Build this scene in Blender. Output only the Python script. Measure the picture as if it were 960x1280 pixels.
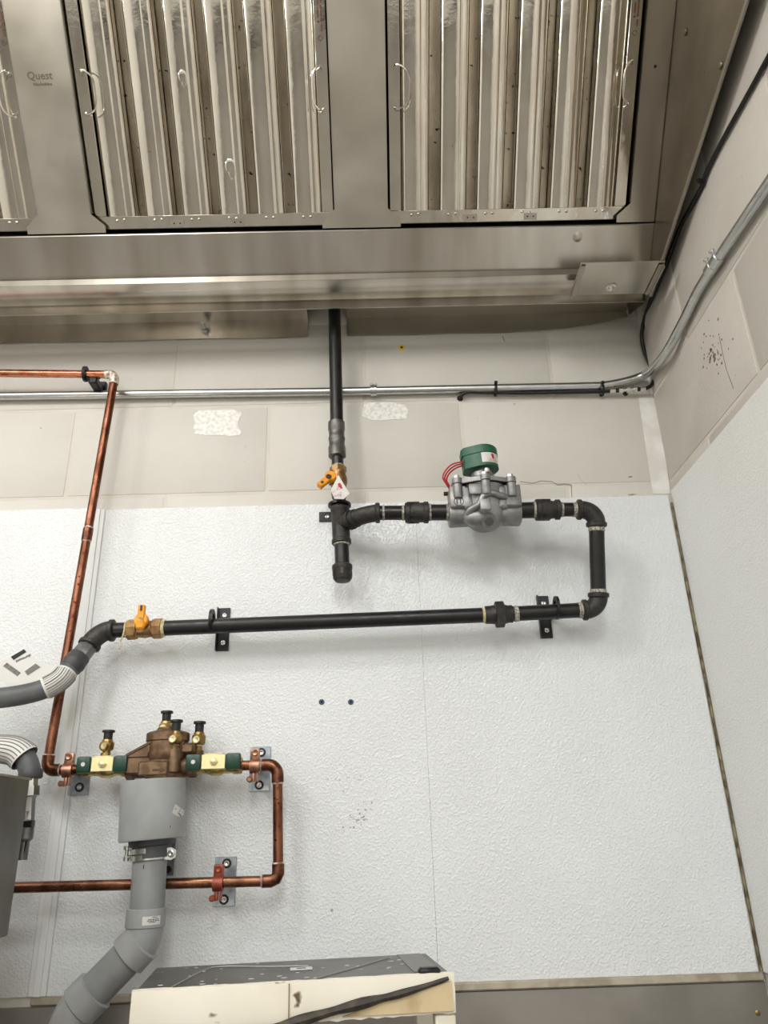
import bpy, bmesh, math, random
from mathutils import Vector, Matrix
random.seed(7)
V = Vector
for o in list(bpy.data.objects):
    bpy.data.objects.remove(o)
SC = bpy.context.scene
COL = SC.collection

# ------------------------------------------------------------------ camera
F_PX = 951.2
CAM_LOC = V((0, -1.4079, 1.5))
RT = V((0.99956281, -0.00343147, -0.02936685))
UPV = V((0.02575311, -0.3868846, 0.92176845))
FW = V((0.01452461, 0.92212175, 0.38662709))
cd = bpy.data.cameras.new('camera')
cd.sensor_fit = 'HORIZONTAL'
cd.sensor_width = 36
cd.lens = F_PX / 960 * 36
cd.clip_start = 0.02
cam = bpy.data.objects.new('camera', cd)
COL.objects.link(cam)
m = Matrix((RT, UPV, -FW)).transposed().to_4x4()
m.translation = CAM_LOC
cam.matrix_world = m
SC.camera = cam

# ------------------------------------------------------------------ view, world, lamps of the room
SC.view_settings.view_transform = 'Standard'
SC.view_settings.look = 'None'
SC.view_settings.gamma = 1
SC.view_settings.use_curve_mapping = False
SC.view_settings.exposure = 0.0
w = bpy.data.worlds.new('world')
SC.world = w
w.use_nodes = True
w.node_tree.nodes['Background'].inputs[0].default_value = (1, 0.97, 0.92, 1)
w.node_tree.nodes['Background'].inputs[1].default_value = 0.3


def area(name, loc, sx, sy, power, col, rot=(0, 0, 0)):
    d = bpy.data.lights.new(name, 'AREA')
    d.shape = 'RECTANGLE'
    d.size = sx
    d.size_y = sy
    d.energy = power
    d.color = col
    o = bpy.data.objects.new(name, d)
    o.location = loc
    o.rotation_euler = rot
    COL.objects.link(o)
    return o


TROFFERS = [(-1.7, -2.4), (0.0, -2.4), (-1.7, -4.0), (0.0, -4.0)]
for (x, y) in TROFFERS:
    area('troffer_light', (x, y, 3.085), 0.56, 1.16, 31, (0.99, 0.997, 1.0))
HOOD_LAMPS = [(-0.68, -1.16, 2.93), (-1.80, -1.16, 2.93)]
for (x, y, z) in HOOD_LAMPS:
    d = bpy.data.lights.new('hood_lamp_light', 'POINT')
    d.energy = 16
    d.color = (1, 0.985, 0.96)
    d.shadow_soft_size = 0.09
    o = bpy.data.objects.new('hood_lamp_light', d)
    o.location = (x, y, z - 0.06)
    COL.objects.link(o)


# ------------------------------------------------------------------ helpers
def ray(px, py):
    return FW + RT * ((px - 480) / F_PX) - UPV * ((py - 640) / F_PX)


def at(px, py, Y=None, X=None, Z=None):
    """The point of a real plane (Y, X or Z = const) that was measured at this pixel of the photograph."""
    d = ray(px, py)
    if Y is not None:
        t = (Y - CAM_LOC.y) / d.y
    elif X is not None:
        t = (X - CAM_LOC.x) / d.x
    else:
        t = (Z - CAM_LOC.z) / d.z
    return CAM_LOC + d * t


def lin(c):
    return tuple(((x / 255) / 12.92 if x / 255 <= 0.04045 else ((x / 255 + 0.055) / 1.055) ** 2.4) for x in c) + (1,)


MATS = {}


def mat(name, col, metal=0.0, rough=0.5, col2=None, nscale=20, stretch=(1, 1, 1), lo=0.4, hi=0.6, bump=0.0,
        bscale=200, bstretch=(1, 1, 1), rvar=0.0, vor=False, spots=None, sscale=60, sthr=0.7, detail=4, bdist=0.001):
    if name in MATS:
        return MATS[name]
    mt = bpy.data.materials.new(name)
    mt.use_nodes = True
    nt = mt.node_tree
    bs = nt.nodes['Principled BSDF']
    bs.inputs['Metallic'].default_value = metal
    bs.inputs['Roughness'].default_value = rough
    bs.inputs['Base Color'].default_value = lin(col)
    tc = nt.nodes.new('ShaderNodeTexCoord')

    def noise(sc, st, det=4):
        mp = nt.nodes.new('ShaderNodeMapping')
        mp.inputs['Scale'].default_value = st
        nt.links.new(tc.outputs['Object'], mp.inputs['Vector'])
        n = nt.nodes.new('ShaderNodeTexNoise')
        n.inputs['Scale'].default_value = sc
        n.inputs['Detail'].default_value = det
        nt.links.new(mp.outputs[0], n.inputs['Vector'])
        return n
    last = None
    if col2:
        n = noise(nscale, stretch, detail)
        r = nt.nodes.new('ShaderNodeValToRGB')
        r.color_ramp.elements[0].position = lo
        r.color_ramp.elements[1].position = hi
        r.color_ramp.elements[0].color = lin(col)
        r.color_ramp.elements[1].color = lin(col2)
        nt.links.new(n.outputs['Fac'], r.inputs[0])
        last = r.outputs[0]
    if spots:
        n = noise(sscale, (1, 1, 1), 3)
        r = nt.nodes.new('ShaderNodeValToRGB')
        r.color_ramp.elements[0].position = sthr
        r.color_ramp.elements[1].position = sthr + 0.04
        nt.links.new(n.outputs['Fac'], r.inputs[0])
        mx = nt.nodes.new('ShaderNodeMix')
        mx.data_type = 'RGBA'
        nt.links.new(r.outputs[0], mx.inputs[0])
        if last:
            nt.links.new(last, mx.inputs[6])
        else:
            mx.inputs[6].default_value = lin(col)
        mx.inputs[7].default_value = lin(spots)
        last = mx.outputs[2]
    if last:
        nt.links.new(last, bs.inputs['Base Color'])
    if rvar:
        n = noise(nscale * 1.7, stretch, 1)
        r = nt.nodes.new('ShaderNodeMapRange')
        r.inputs[1].default_value = 0.3
        r.inputs[2].default_value = 0.7
        r.inputs[3].default_value = max(0.02, rough - rvar)
        r.inputs[4].default_value = rough + rvar
        nt.links.new(n.outputs['Fac'], r.inputs[0])
        nt.links.new(r.outputs[0], bs.inputs['Roughness'])
    if bump:
        b = nt.nodes.new('ShaderNodeBump')
        b.inputs['Strength'].default_value = bump
        b.inputs['Distance'].default_value = bdist
        if vor:
            mp = nt.nodes.new('ShaderNodeMapping')
            nt.links.new(tc.outputs['Object'], mp.inputs['Vector'])
            wob = noise(bscale * 0.45, (1, 1, 1), 2)
            ad = nt.nodes.new('ShaderNodeMix')
            ad.data_type = 'VECTOR'
            ad.inputs[0].default_value = 0.006
            nt.links.new(mp.outputs[0], ad.inputs[4])
            nt.links.new(wob.outputs['Color'], ad.inputs[5])
            vo = nt.nodes.new('ShaderNodeTexVoronoi')
            vo.feature = 'SMOOTH_F1'
            vo.inputs['Scale'].default_value = bscale
            vo.inputs['Smoothness'].default_value = 0.6
            nt.links.new(ad.outputs[1], vo.inputs['Vector'])
            r = nt.nodes.new('ShaderNodeMapRange')
            r.inputs[1].default_value = 0.15
            r.inputs[2].default_value = 0.6
            r.inputs[3].default_value = 1
            r.inputs[4].default_value = 0
            nt.links.new(vo.outputs['Distance'], r.inputs[0])
            nt.links.new(r.outputs[0], b.inputs['Height'])
        else:
            n = noise(bscale, bstretch, 5)
            nt.links.new(n.outputs['Fac'], b.inputs['Height'])
        nt.links.new(b.outputs[0], bs.inputs['Normal'])
    MATS[name] = mt
    return mt


def emit(name, col, s):
    mt = bpy.data.materials.new(name)
    mt.use_nodes = True
    bs = mt.node_tree.nodes['Principled BSDF']
    bs.inputs['Base Color'].default_value = lin(col)
    bs.inputs['Emission Color'].default_value = lin(col)
    bs.inputs['Emission Strength'].default_value = s
    return mt


def perp(d):
    d = d.normalized()
    a = V((0, 0, 1)) if abs(d.z) < 0.9 else V((1, 0, 0))
    x = d.cross(a).normalized()
    return x, d.cross(x).normalized()


class MB:
    def __init__(s):
        s.v = []
        s.f = []

    def add(s, vs, fs):
        n = len(s.v)
        s.v += [V(p) for p in vs]
        s.f += [tuple(i + n for i in f) for f in fs]
        return s

    def tube(s, pts, r, seg=16, caps=True):
        pts = [V(p) for p in pts]
        n = len(pts)
        rs = r if isinstance(r, (list, tuple)) else [r] * n
        tang = []
        for i in range(n):
            a = pts[max(i - 1, 0)]
            b = pts[min(i + 1, n - 1)]
            tang.append((b - a).normalized())
        x, y = perp(tang[0])
        vs = []
        for i in range(n):
            if i:
                q = tang[i - 1].rotation_difference(tang[i])
                x = q @ x
                y = q @ y
            # widen at sharp bends so the tube keeps its section
            for k in range(seg):
                a = 2 * math.pi * k / seg
                vs.append(pts[i] + (x * math.cos(a) + y * math.sin(a)) * rs[i])
        fs = []
        for i in range(n - 1):
            for k in range(seg):
                k2 = (k + 1) % seg
                fs.append((i * seg + k, i * seg + k2, (i + 1) * seg + k2, (i + 1) * seg + k))
        if caps:
            fs.append(tuple(reversed(range(seg))))
            fs.append(tuple((n - 1) * seg + k for k in range(seg)))
        return s.add(vs, fs)

    def lathe(s, p0, d, prof, seg=20, ph=0.0, xa=None):
        """prof: (distance along d, radius)"""
        p0 = V(p0)
        d = V(d).normalized()
        x, y = perp(d)
        if xa is not None:
            x = (V(xa) - d * V(xa).dot(d)).normalized()
            y = d.cross(x)
        vs = []
        for (t, r) in prof:
            for k in range(seg):
                a = 2 * math.pi * k / seg + ph
                vs.append(p0 + d * t + (x * math.cos(a) + y * math.sin(a)) * max(r, 1e-5))
        fs = []
        n = len(prof)
        for i in range(n - 1):
            for k in range(seg):
                k2 = (k + 1) % seg
                fs.append((i * seg + k, i * seg + k2, (i + 1) * seg + k2, (i + 1) * seg + k))
        fs.append(tuple(reversed(range(seg))))
        fs.append(tuple((n - 1) * seg + k for k in range(seg)))
        return s.add(vs, fs)

    def rod(s, a, b, r, seg=16):
        a = V(a)
        b = V(b)
        return s.lathe(a, b - a, [(0, r), ((b - a).length, r)], seg)

    def ring(s, c, d, ri, ro, h, seg=28):
        """a washer or band about the axis d, centred at c"""
        c = V(c)
        d = V(d).normalized()
        x, y = perp(d)
        vs = []
        for (t, r) in [(-h / 2, ri), (-h / 2, ro), (h / 2, ro), (h / 2, ri)]:
            for k in range(seg):
                a = 2 * math.pi * k / seg
                vs.append(c + d * t + (x * math.cos(a) + y * math.sin(a)) * r)
        fs = []
        for i in range(4):
            for k in range(seg):
                k2 = (k + 1) % seg
                j = (i + 1) % 4
                fs.append((i * seg + k, i * seg + k2, j * seg + k2, j * seg + k))
        return s.add(vs, fs)

    def box(s, c, size, rot=None, bev=0.0, seg=1):
        bm = bmesh.new()
        bmesh.ops.create_cube(bm, size=1)
        for v in bm.verts:
            v.co = V((v.co.x * size[0], v.co.y * size[1], v.co.z * size[2]))
        if bev:
            bmesh.ops.bevel(bm, geom=list(bm.edges), offset=bev, segments=seg, affect='EDGES', profile=0.5)
        bm.verts.index_update()
        R = rot if rot else Matrix.Identity(3)
        s.add([R @ v.co + V(c) for v in bm.verts], [tuple(v.index for v in f.verts) for f in bm.faces])
        bm.free()
        return s

    def prism(s, poly, ext):
        poly = [V(p) for p in poly]
        n = len(poly)
        ext = V(ext)
        fs = [tuple(reversed(range(n))), tuple(n + i for i in range(n))]
        for i in range(n):
            j = (i + 1) % n
            fs.append((i, j, n + j, n + i))
        return s.add(poly + [p + ext for p in poly], fs)

    def ball(s, c, r, seg=16, rings=10, sc=(1, 1, 1)):
        prof = []
        c = V(c)
        for i in range(rings + 1):
            a = math.pi * i / rings
            prof.append((-math.cos(a), math.sin(a)))
        vs = []
        for (t, q) in prof:
            for k in range(seg):
                a = 2 * math.pi * k / seg
                vs.append(c + V((math.cos(a) * q * r * sc[0], math.sin(a) * q * r * sc[1], t * r * sc[2])))
        fs = []
        for i in range(rings):
            for k in range(seg):
                k2 = (k + 1) % seg
                fs.append((i * seg + k, i * seg + k2, (i + 1) * seg + k2, (i + 1) * seg + k))
        return s.add(vs, fs)


ORG = {}


def mk(name, mb, mt, parent=None, sharp=38):
    org = ORG.get(parent.name, V((0, 0, 0))) if parent else V((0, 0, 0))
    me = bpy.data.meshes.new(name)
    me.from_pydata([tuple(p - org) for p in mb.v], [], mb.f)
    bm = bmesh.new()
    bm.from_mesh(me)
    bmesh.ops.recalc_face_normals(bm, faces=bm.faces)
    bm.to_mesh(me)
    bm.free()
    me.shade_smooth()
    me.set_sharp_from_angle(angle=math.radians(sharp))
    me.materials.append(mt)
    o = bpy.data.objects.new(name, me)
    COL.objects.link(o)
    if parent:
        o.parent = parent
    ORG[o.name] = org
    return o


def tag(o, label=None, cat=None, group=None, kind=None):
    if label:
        o['label'] = label
    if cat:
        o['category'] = cat
    if group:
        o['group'] = group
    if kind:
        o['kind'] = kind
    return o


def thing(name, loc, label, cat, group=None):
    o = bpy.data.objects.new(name, None)
    o.empty_display_size = 0.05
    COL.objects.link(o)
    o.location = loc
    ORG[o.name] = V(loc)
    return tag(o, label, cat, group)


def copy_tree(o, loc=None, rot=None, label=None, parent=None):
    c = o.copy()
    COL.objects.link(c)
    if parent:
        c.parent = parent
    if loc is not None:
        c.location = loc
    if rot is not None:
        c.rotation_euler = rot
    if label:
        c['label'] = label
    for ch in list(o.children):
        copy_tree(ch, parent=c)
    return c


def text(name, body, size, c, xd, yd, mt, parent, ext=0.0003):
    cu = bpy.data.curves.new(name, 'FONT')
    cu.body = body
    cu.size = size
    cu.align_x = 'CENTER'
    cu.align_y = 'CENTER'
    cu.extrude = ext
    cu.offset = size * .012
    cu.resolution_u = 2
    cu.materials.append(mt)
    o = bpy.data.objects.new(name, cu)
    COL.objects.link(o)
    xd = V(xd).normalized()
    yd = V(yd)
    yd = (yd - xd * yd.dot(xd)).normalized()
    M = Matrix((xd, yd, xd.cross(yd))).transposed().to_4x4()
    M.translation = V(c) - ORG.get(parent.name, V((0, 0, 0)))
    bpy.context.view_layer.update()
    me = bpy.data.meshes.new_from_object(o.evaluated_get(bpy.context.evaluated_depsgraph_get()))
    bpy.data.objects.remove(o)
    o = bpy.data.objects.new(name, me)
    COL.objects.link(o)
    o.parent = parent
    o.matrix_basis = M
    ORG[o.name] = ORG.get(parent.name, V((0, 0, 0)))
    return o


def arc(p0, c, p1, n=8):
    """circular-looking bend from p0 to p1 with corner c"""
    p0, c, p1 = V(p0), V(c), V(p1)
    out = []
    for i in range(n + 1):
        t = i / n
        # conic close to a circle for right angles
        wgt = 0.7071
        b0, b1, b2 = (1 - t) ** 2, 2 * t * (1 - t) * wgt, t * t
        out.append((p0 * b0 + c * b1 + p1 * b2) / (b0 + b1 + b2))
    return out


def smooth_path(pts, n=8):
    pts = [V(p) for p in pts]
    P = [pts[0] * 2 - pts[1]] + pts + [pts[-1] * 2 - pts[-2]]
    out = []
    for i in range(1, len(P) - 2):
        a, b, c, d = P[i - 1:i + 3]
        for k in range(n):
            t = k / n
            out.append(0.5 * ((2 * b) + (c - a) * t + (2 * a - 5 * b + 4 * c - d) * t * t + (-a + 3 * b - 3 * c + d) * t ** 3))
    out.append(pts[-1])
    return out


# ------------------------------------------------------------------ materials
block_paint = mat('block_paint', (207, 204, 197), 0, 0.6, (199, 195, 187), 6, lo=0.3, hi=0.75, bump=0.4, bscale=170, bdist=0.001)
block_paint_side = mat('block_paint_side', (198, 193, 185), 0, 0.58, (189, 183, 174), 8, lo=0.3, hi=0.75, bump=0.6, bscale=150, bdist=0.0018)
mortar = mat('mortar_paint', (207, 202, 193), 0, 0.65, (200, 194, 184), 9, bump=0.4, bscale=180)
patch_white = mat('patch_white', (234, 233, 230), 0, 0.5, (209, 205, 195), 130, lo=0.42, hi=0.66)
corner_white = mat('corner_white', (228, 226, 222), 0, 0.55, (214, 211, 205), 25)
frp = mat('pebbled_panel', (220, 223, 224), 0, 0.27, (212, 215, 215), 5, lo=0.3, hi=0.8, bump=0.5, bscale=250, vor=True, bdist=0.0011)
frp_side = mat('pebbled_panel_side', (226, 227, 226), 0, 0.30, (219, 219, 216), 4, lo=0.3, hi=0.8, bump=0.45, bscale=230, vor=True, bdist=0.0010)
trim_white = mat('trim_white', (220, 222, 221), 0, 0.35)
caulk = mat('caulk_old', (150, 138, 108), 0, 0.8, (86, 74, 52), 45, lo=0.4, hi=0.6)
steel_hood = mat('steel_hood', (212, 208, 201), 1, 0.25, (176, 170, 158), 3.2, (5, 1, 1), 0.3, 0.75, detail=2)
steel_div = mat('steel_divider', (190, 185, 176), 1, 0.40, (174, 168, 156), 7, (1, 1, 1), 0.3, 0.75, rvar=0.06)
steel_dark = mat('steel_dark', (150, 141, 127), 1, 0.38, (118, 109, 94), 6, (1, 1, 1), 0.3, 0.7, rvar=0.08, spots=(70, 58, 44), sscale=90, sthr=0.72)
steel_filter = mat('steel_filter', (226, 222, 212), 1, 0.11, (204, 198, 186), 9, (3, 1, 1), 0.3, 0.75, rvar=0.05, bump=0.30, bscale=11, bdist=0.004, spots=(96, 82, 62), sscale=110, sthr=0.76)
steel_rear = mat('steel_rear_baffle', (182, 172, 154), 1, 0.24, (134, 122, 102), 7, (4, 1, 1), 0.3, 0.75, rvar=0.08, spots=(44, 36, 28), sscale=75, sthr=0.66)
steel_wall = mat('steel_wall', (150, 146, 140), 0.55, 0.42, (134, 130, 124), 6, rvar=0.05)
galv = mat('galvanised', (206, 208, 208), 1, 0.27, (192, 194, 194), 50, lo=0.3, hi=0.7)
zinc = mat('zinc_plate', (176, 184, 192), 1, 0.34, (150, 158, 168), 60, rvar=0.05)
black_pipe = mat('black_pipe', (30, 29, 28), 0.2, 0.36, (22, 21, 20), 40, rvar=0.08)
iron = mat('malleable_iron', (62, 60, 57), 0.45, 0.5, (48, 46, 44), 90, bump=0.25, bscale=500)
black_paint = mat('black_bracket', (16, 16, 16), 0.1, 0.4)
dope = mat('pipe_dope', (186, 182, 168), 0.1, 0.6, (110, 106, 98), 300, lo=0.4, hi=0.6)
dope_yellow = mat('pipe_dope_yellow', (216, 208, 164), 0, 0.6, (170, 160, 120), 200)
copper_bright = mat('copper_bright', (212, 146, 116), 1, 0.26, (180, 112, 84), 40, (1, 3, 3), rvar=0.06)
copper_old = mat('copper_old', (146, 98, 76), 1, 0.36, (88, 53, 40), 55, (1, 1, 0.4), lo=0.35, hi=0.65, rvar=0.08, spots=(84, 38, 26), sscale=160, sthr=0.62)
copper_brown = mat('copper_brown', (142, 102, 80), 1, 0.30, (104, 70, 54), 40, rvar=0.06)
copper_fit = mat('copper_fitting', (126, 86, 66), 1, 0.34, (84, 52, 40), 80, rvar=0.06)
solder = mat('solder', (222, 216, 206), 0.4, 0.5, (150, 120, 100), 130, lo=0.45, hi=0.6)
clamp_copper = mat('clamp_copper', (176, 134, 112), 0.85, 0.36, (140, 98, 78), 70)
clamp_red = mat('clamp_red_copper', (150, 76, 54), 0.4, 0.42, (124, 58, 42), 70)
bronze = mat('bronze', (128, 104, 80), 0.75, 0.5, (98, 78, 60), 60, bump=0.25, bscale=500)
bronze_dark = mat('bronze_dark', (92, 74, 58), 0.7, 0.5)
brass = mat('brass', (212, 192, 128), 1, 0.28, (180, 158, 98), 60, rvar=0.05)
brass_old = mat('brass_old', (172, 146, 92), 0.9, 0.38, (132, 106, 62), 60, rvar=0.05)
brass_pale = mat('brass_pale', (232, 222, 172), 0.85, 0.34)
valve_brown = mat('valve_brown', (158, 126, 86), 0.8, 0.36, (128, 98, 64), 70)
green = mat('handle_green', (14, 62, 46), 0, 0.35, (8, 50, 36), 60)
coil_green = mat('coil_green', (28, 92, 66), 0, 0.42, (22, 80, 56), 90, bump=0.15, bscale=600)
alu = mat('cast_aluminium', (154, 154, 153), 0.62, 0.44, (130, 130, 129), 40, bump=0.35, bscale=420, rvar=0.05)
alu_dark = mat('aluminium_bore_shade', (104, 104, 102), 0.6, 0.55)
yellow = mat('handle_yellow', (238, 164, 32), 0, 0.4, (222, 146, 22), 50)
slot_dark = mat('slot_dark', (60, 38, 10), 0, 0.6)
pvc = mat('grey_pvc', (158, 160, 160), 0, 0.33, (148, 150, 150), 20)
pvc_pipe = mat('grey_pvc_pipe', (138, 140, 140), 0, 0.33, (128, 130, 130), 20)
pvc_dark = mat('grey_pvc_dark', (70, 72, 74), 0, 0.5)
fit_grey = mat('fitting_grey', (134, 136, 136), 0.7, 0.36, (112, 114, 114), 60)
hose_grey = mat('hose_grey', (88, 90, 92), 0, 0.5, (78, 80, 82), 30, bump=0.2, bscale=300)
hose_dark = mat('hose_sleeve', (62, 63, 65), 0, 0.5)
paper = mat('tag_paper', (208, 207, 203), 0, 0.5)
ink = mat('ink_black', (24, 24, 24), 0, 0.6)
ink_grey = mat('ink_grey', (120, 118, 116), 0, 0.6)
ink_red = mat('ink_red', (186, 34, 46), 0, 0.6)
ink_pale = mat('ink_pale_red', (206, 120, 128), 0, 0.6)
rubber = mat('black_rubber', (14, 14, 14), 0, 0.45)
wire_red = mat('wire_red', (186, 28, 44), 0, 0.4)
chrome = mat('chrome', (228, 226, 220), 1, 0.16)
dark_void = mat('dark_gap', (10, 9, 8), 0, 0.9)
white_chip = mat('chipped_white', (236, 231, 216), 0, 0.5, (222, 214, 194), 8, lo=0.35, hi=0.7, spots=(96, 78, 54), sscale=26, sthr=0.66, bump=0.3, bscale=60)
tan_chip = mat('bare_tan', (208, 188, 148), 0, 0.6, (150, 122, 84), 22, lo=0.4, hi=0.7, bump=0.3, bscale=90)
grey_top = mat('grey_top', (112, 110, 106), 0.55, 0.42, (96, 94, 90), 10, spots=(206, 202, 192), sscale=60, sthr=0.70)
torn_black = mat('torn_black', (44, 38, 32), 0, 0.6, (76, 66, 54), 60, lo=0.45, hi=0.7)
blue_anchor = mat('blue_anchor', (40, 78, 104), 0, 0.5)
yellow_anchor = mat('yellow_anchor', (222, 198, 60), 0, 0.5)
mark_dark = mat('wall_mark', (122, 113, 100), 0, 0.8)
mark_brown = mat('brown_mark', (168, 146, 112), 0, 0.8)
mark_soft = mat('soft_mark', (176, 172, 164), 0, 0.8)
canopy_dull = mat('canopy_dull', (214, 211, 204), 0.3, 0.5)  # unseen canopy's finish, made pale and matte to brighten the flashing
floor_m = mat('floor_tile', (128, 124, 118), 0, 0.5, (114, 110, 104), 6)
ceil_m = mat('ceiling_white', (236, 234, 228), 0, 0.7)
wall_m = mat('plain_wall', (230, 227, 220), 0, 0.6)

XC = 0.6066     # right wall face
ZB = 2.3426     # bed joint between the two block courses in view
CH = 0.2032
BL = 0.4064
CEIL = 3.12
XL, YF = -3.2, -5.2

# ------------------------------------------------------------------ room shell
fl = mk('floor', MB().box(((XC + XL) / 2, YF / 2, -0.05), (XC - XL + 0.4, -YF + 0.4, 0.1)), floor_m)
tag(fl, kind='structure')
ce = mk('ceiling', MB().box(((XC + XL) / 2, YF / 2, CEIL + 0.05), (XC - XL + 0.4, -YF + 0.4, 0.1)), ceil_m)
tag(ce, kind='structure')
bf_ = mk('dark_strip_front', MB().box(((XC + XL) / 2, YF + 0.01, 0.06), (XC - XL, 0.02, 0.12)), mat('dark_strip', (70, 66, 62), 0.3, 0.5))  # unseen strip, added for dark contrast in the steel's reflections
tag(bf_, kind='structure')
wl = mk('wall_left', MB().box((XL - 0.05, YF / 2, CEIL / 2), (0.1, -YF + 0.2, CEIL)), wall_m)
tag(wl, kind='structure')
wf = mk('wall_front', MB().box(((XC + XL) / 2, YF - 0.05, CEIL / 2), (XC - XL, 0.1, CEIL)), wall_m)
tag(wf, kind='structure')
JT = 0.0012    # joint depth
wb = mk('wall_back', MB().box(((XC + XL) / 2, 0.05 + JT, CEIL / 2), (XC - XL + 0.2, 0.1, CEIL)), mortar)
tag(wb, kind='structure')
wr = mk('wall_right', MB().box((XC + 0.05 + JT, YF / 2, CEIL / 2), (0.1, -YF + 0.2, CEIL)), mortar)
tag(wr, kind='structure')

JW = 0.0075
bm_full = None


def block_mesh(L, axis, mt, name):
    mb = MB()
    # a shallow block face, rounded at the joints, sitting on the mortar bed
    h = CH - JW
    l = L - JW
    if axis == 'x':
        mb.box((0, 0.003, 0), (l, 0.006, h), bev=0.0014, seg=2)
    else:
        mb.box((0.003, 0, 0), (0.006, l, h), bev=0.0014, seg=2)
    o = mk(name, mb, mt)
    return o


XH = -0.2146
pb = None
cut = {}
for row in range(-2, 4):
    z = ZB + (row + 0.5) * CH
    shift = 0.0 if row % 2 else 0.5       # row -1 has a joint at XH
    xj = XH + shift * BL
    k0 = -3
    x = xj + k0 * BL
    while x < XC - 0.002:
        x1 = min(x + BL, XC)
        if x1 > -1.0:
            L = round(x1 - x, 4)
            if L not in cut:
                o = block_mesh(L, 'x', block_paint, 'block')
                cut[L] = o
            else:
                o = cut[L].copy()
                COL.objects.link(o)
            o.parent = wb
            o.location = ((x + x1) / 2, 0, z)
        x += BL
cut = {}
for row in range(-2, 4):
    z = ZB + (row + 0.5) * CH
    yj = -0.2 if row % 2 == 0 else -0.4
    edges = [0.0, yj] + [yj - BL * i for i in range(1, 4)]
    for a, b in zip(edges, edges[1:]):
        L = round(a - b, 4)
        if L not in cut:
            o = block_mesh(L, 'y', block_paint_side, 'block')
            cut[L] = o
        else:
            o = cut[L].copy()
            COL.objects.link(o)
        o.parent = wr
        o.location = (XC, (a + b) / 2, z)

# pebbled plastic wall panels
ZT, ZP = 2.1101, 1.2751
XT = -0.5406
SEAM = at(543, 1120, Y=0).x
PT = 0.003


def yz_panel(name, x0, x1, z0, z1, mt, par, y=0.0, t=PT):
    return mk(name, MB().box(((x0 + x1) / 2, y - t / 2, (z0 + z1) / 2), (x1 - x0, t, z1 - z0), bev=0.0003), mt, par)


pL = yz_panel('wall_panel', -1.25, XT - 0.012, ZP, ZT + 0.004, frp, wb)
pM = yz_panel('wall_panel', XT + 0.006, SEAM - 0.00012, ZP, ZT, frp, wb)
pR = yz_panel('wall_panel', SEAM + 0.00012, XC - 0.009, ZP, ZT, frp, wb)
mk('wall_panel', MB().box((XC - PT / 2, -0.7, (2.118 + ZP) / 2), (PT, 1.386, 2.118 - ZP), bev=0.0006), frp_side, wr)
# vertical joint strip between the left panels
tr = mk('trim_1', MB().box((XT - 0.009, -0.0032, (ZT + ZP) / 2), (0.030, 0.0045, ZT - ZP), bev=0.0012)
        .box((XT - 0.009, -0.0062, (ZT + ZP) / 2), (0.012, 0.0018, ZT - ZP), bev=0.0006), trim_white)
tag(tr, kind='structure')
# caulked inside corner, old and brown in places
mb = MB()
z = ZP
random.seed(3)
while z < ZT - 0.02:
    h = random.uniform(0.02, 0.05)
    wd = random.uniform(0.0025, 0.0042)
    mb.box((XC - 0.0045, -0.002, z + h / 2), (wd, 0.004, h * 1.02))
    z += h
tag(mk('trim_2', mb, caulk), kind='structure')
# white painted strip in the inside corner of the block wall
z0, z1 = ZT, ZB - 0.004
mb = MB()
mb.prism([at(798, 497, Y=-.0006), at(822, 497, Y=-.0006), at(838, 617, Y=-.0006), at(816, 617, Y=-.0006)], (0, 0.0004, 0))
mk('paint_strip', mb, corner_white, wb)
# steel cladding at the foot of the wall and its ledge
tag(mk('baseboard_back', MB().box(((XC - 1.6) / 2, -0.002, (ZP - 0.014) / 2), (XC + 1.6 - 0.004, 0.004, ZP - 0.014)), steel_wall), kind='structure')
tag(mk('trim_3', MB().box(((XC + at(38, 1248, Y=0).x) / 2, -0.004, ZP - 0.006), (XC - at(38, 1248, Y=0).x - 0.006, 0.008, 0.012), bev=0.002), mat('ledge_strip', (184, 176, 160), 0.3, 0.5, (160, 150, 132), 30)), kind='structure')
c = at(947, 1266, Y=-0.004)
mk('screw', MB().lathe(c, (0, -1, 0), [(-0.004, 0.004), (0.001, 0.004), (0.002, 0.0025), (0.0022, 0.0)], 12), brass_old, wb)


# marks that stay on the wall: repaint patches, cracks and scuffs
def blot(c, rx, rz, seed, n=40, rough=0.12, sq=0.0):
    rnd = random.Random(seed)
    ph = [rnd.uniform(0, 6.28) for _ in range(6)]
    pts = []
    for i in range(n):
        a = 2 * math.pi * i / n
        k = 1 + rough * sum(math.sin((j + 2) * a + ph[j]) / (j + 1) for j in range(6)) * 0.6 + rnd.uniform(-rough, rough) * 0.4
        ca, sa = math.cos(a), math.sin(a)
        e = 2 / (2 + sq)
        pts.append(V((c[0] + math.copysign(abs(ca) ** e, ca) * rx * k, c[1], c[2] + math.copysign(abs(sa) ** e, sa) * rz * k)))
    return pts


for (px, py, rx, rz, s) in [(272, 528, .052, .030, 5), (481, 514, .046, .022, 9)]:
    c = at(px, py, Y=-0.0007)
    mk('paint_patch', MB().prism(blot(c, rx, rz, s, sq=2.5), (0, 0.0005, 0)), patch_white, wb)


def ribbon(pts, wd, y=-0.0006):
    mb = MB()
    P = [at(a, b, Y=y) for a, b in pts]
    for a, b in zip(P, P[1:]):
        d = (b - a).normalized()
        nn = V((-d.z, 0, d.x)) * wd / 2
        mb.prism([a - nn, b - nn, b + nn, a + nn], (0, 0.0003, 0))
    return mb


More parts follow.
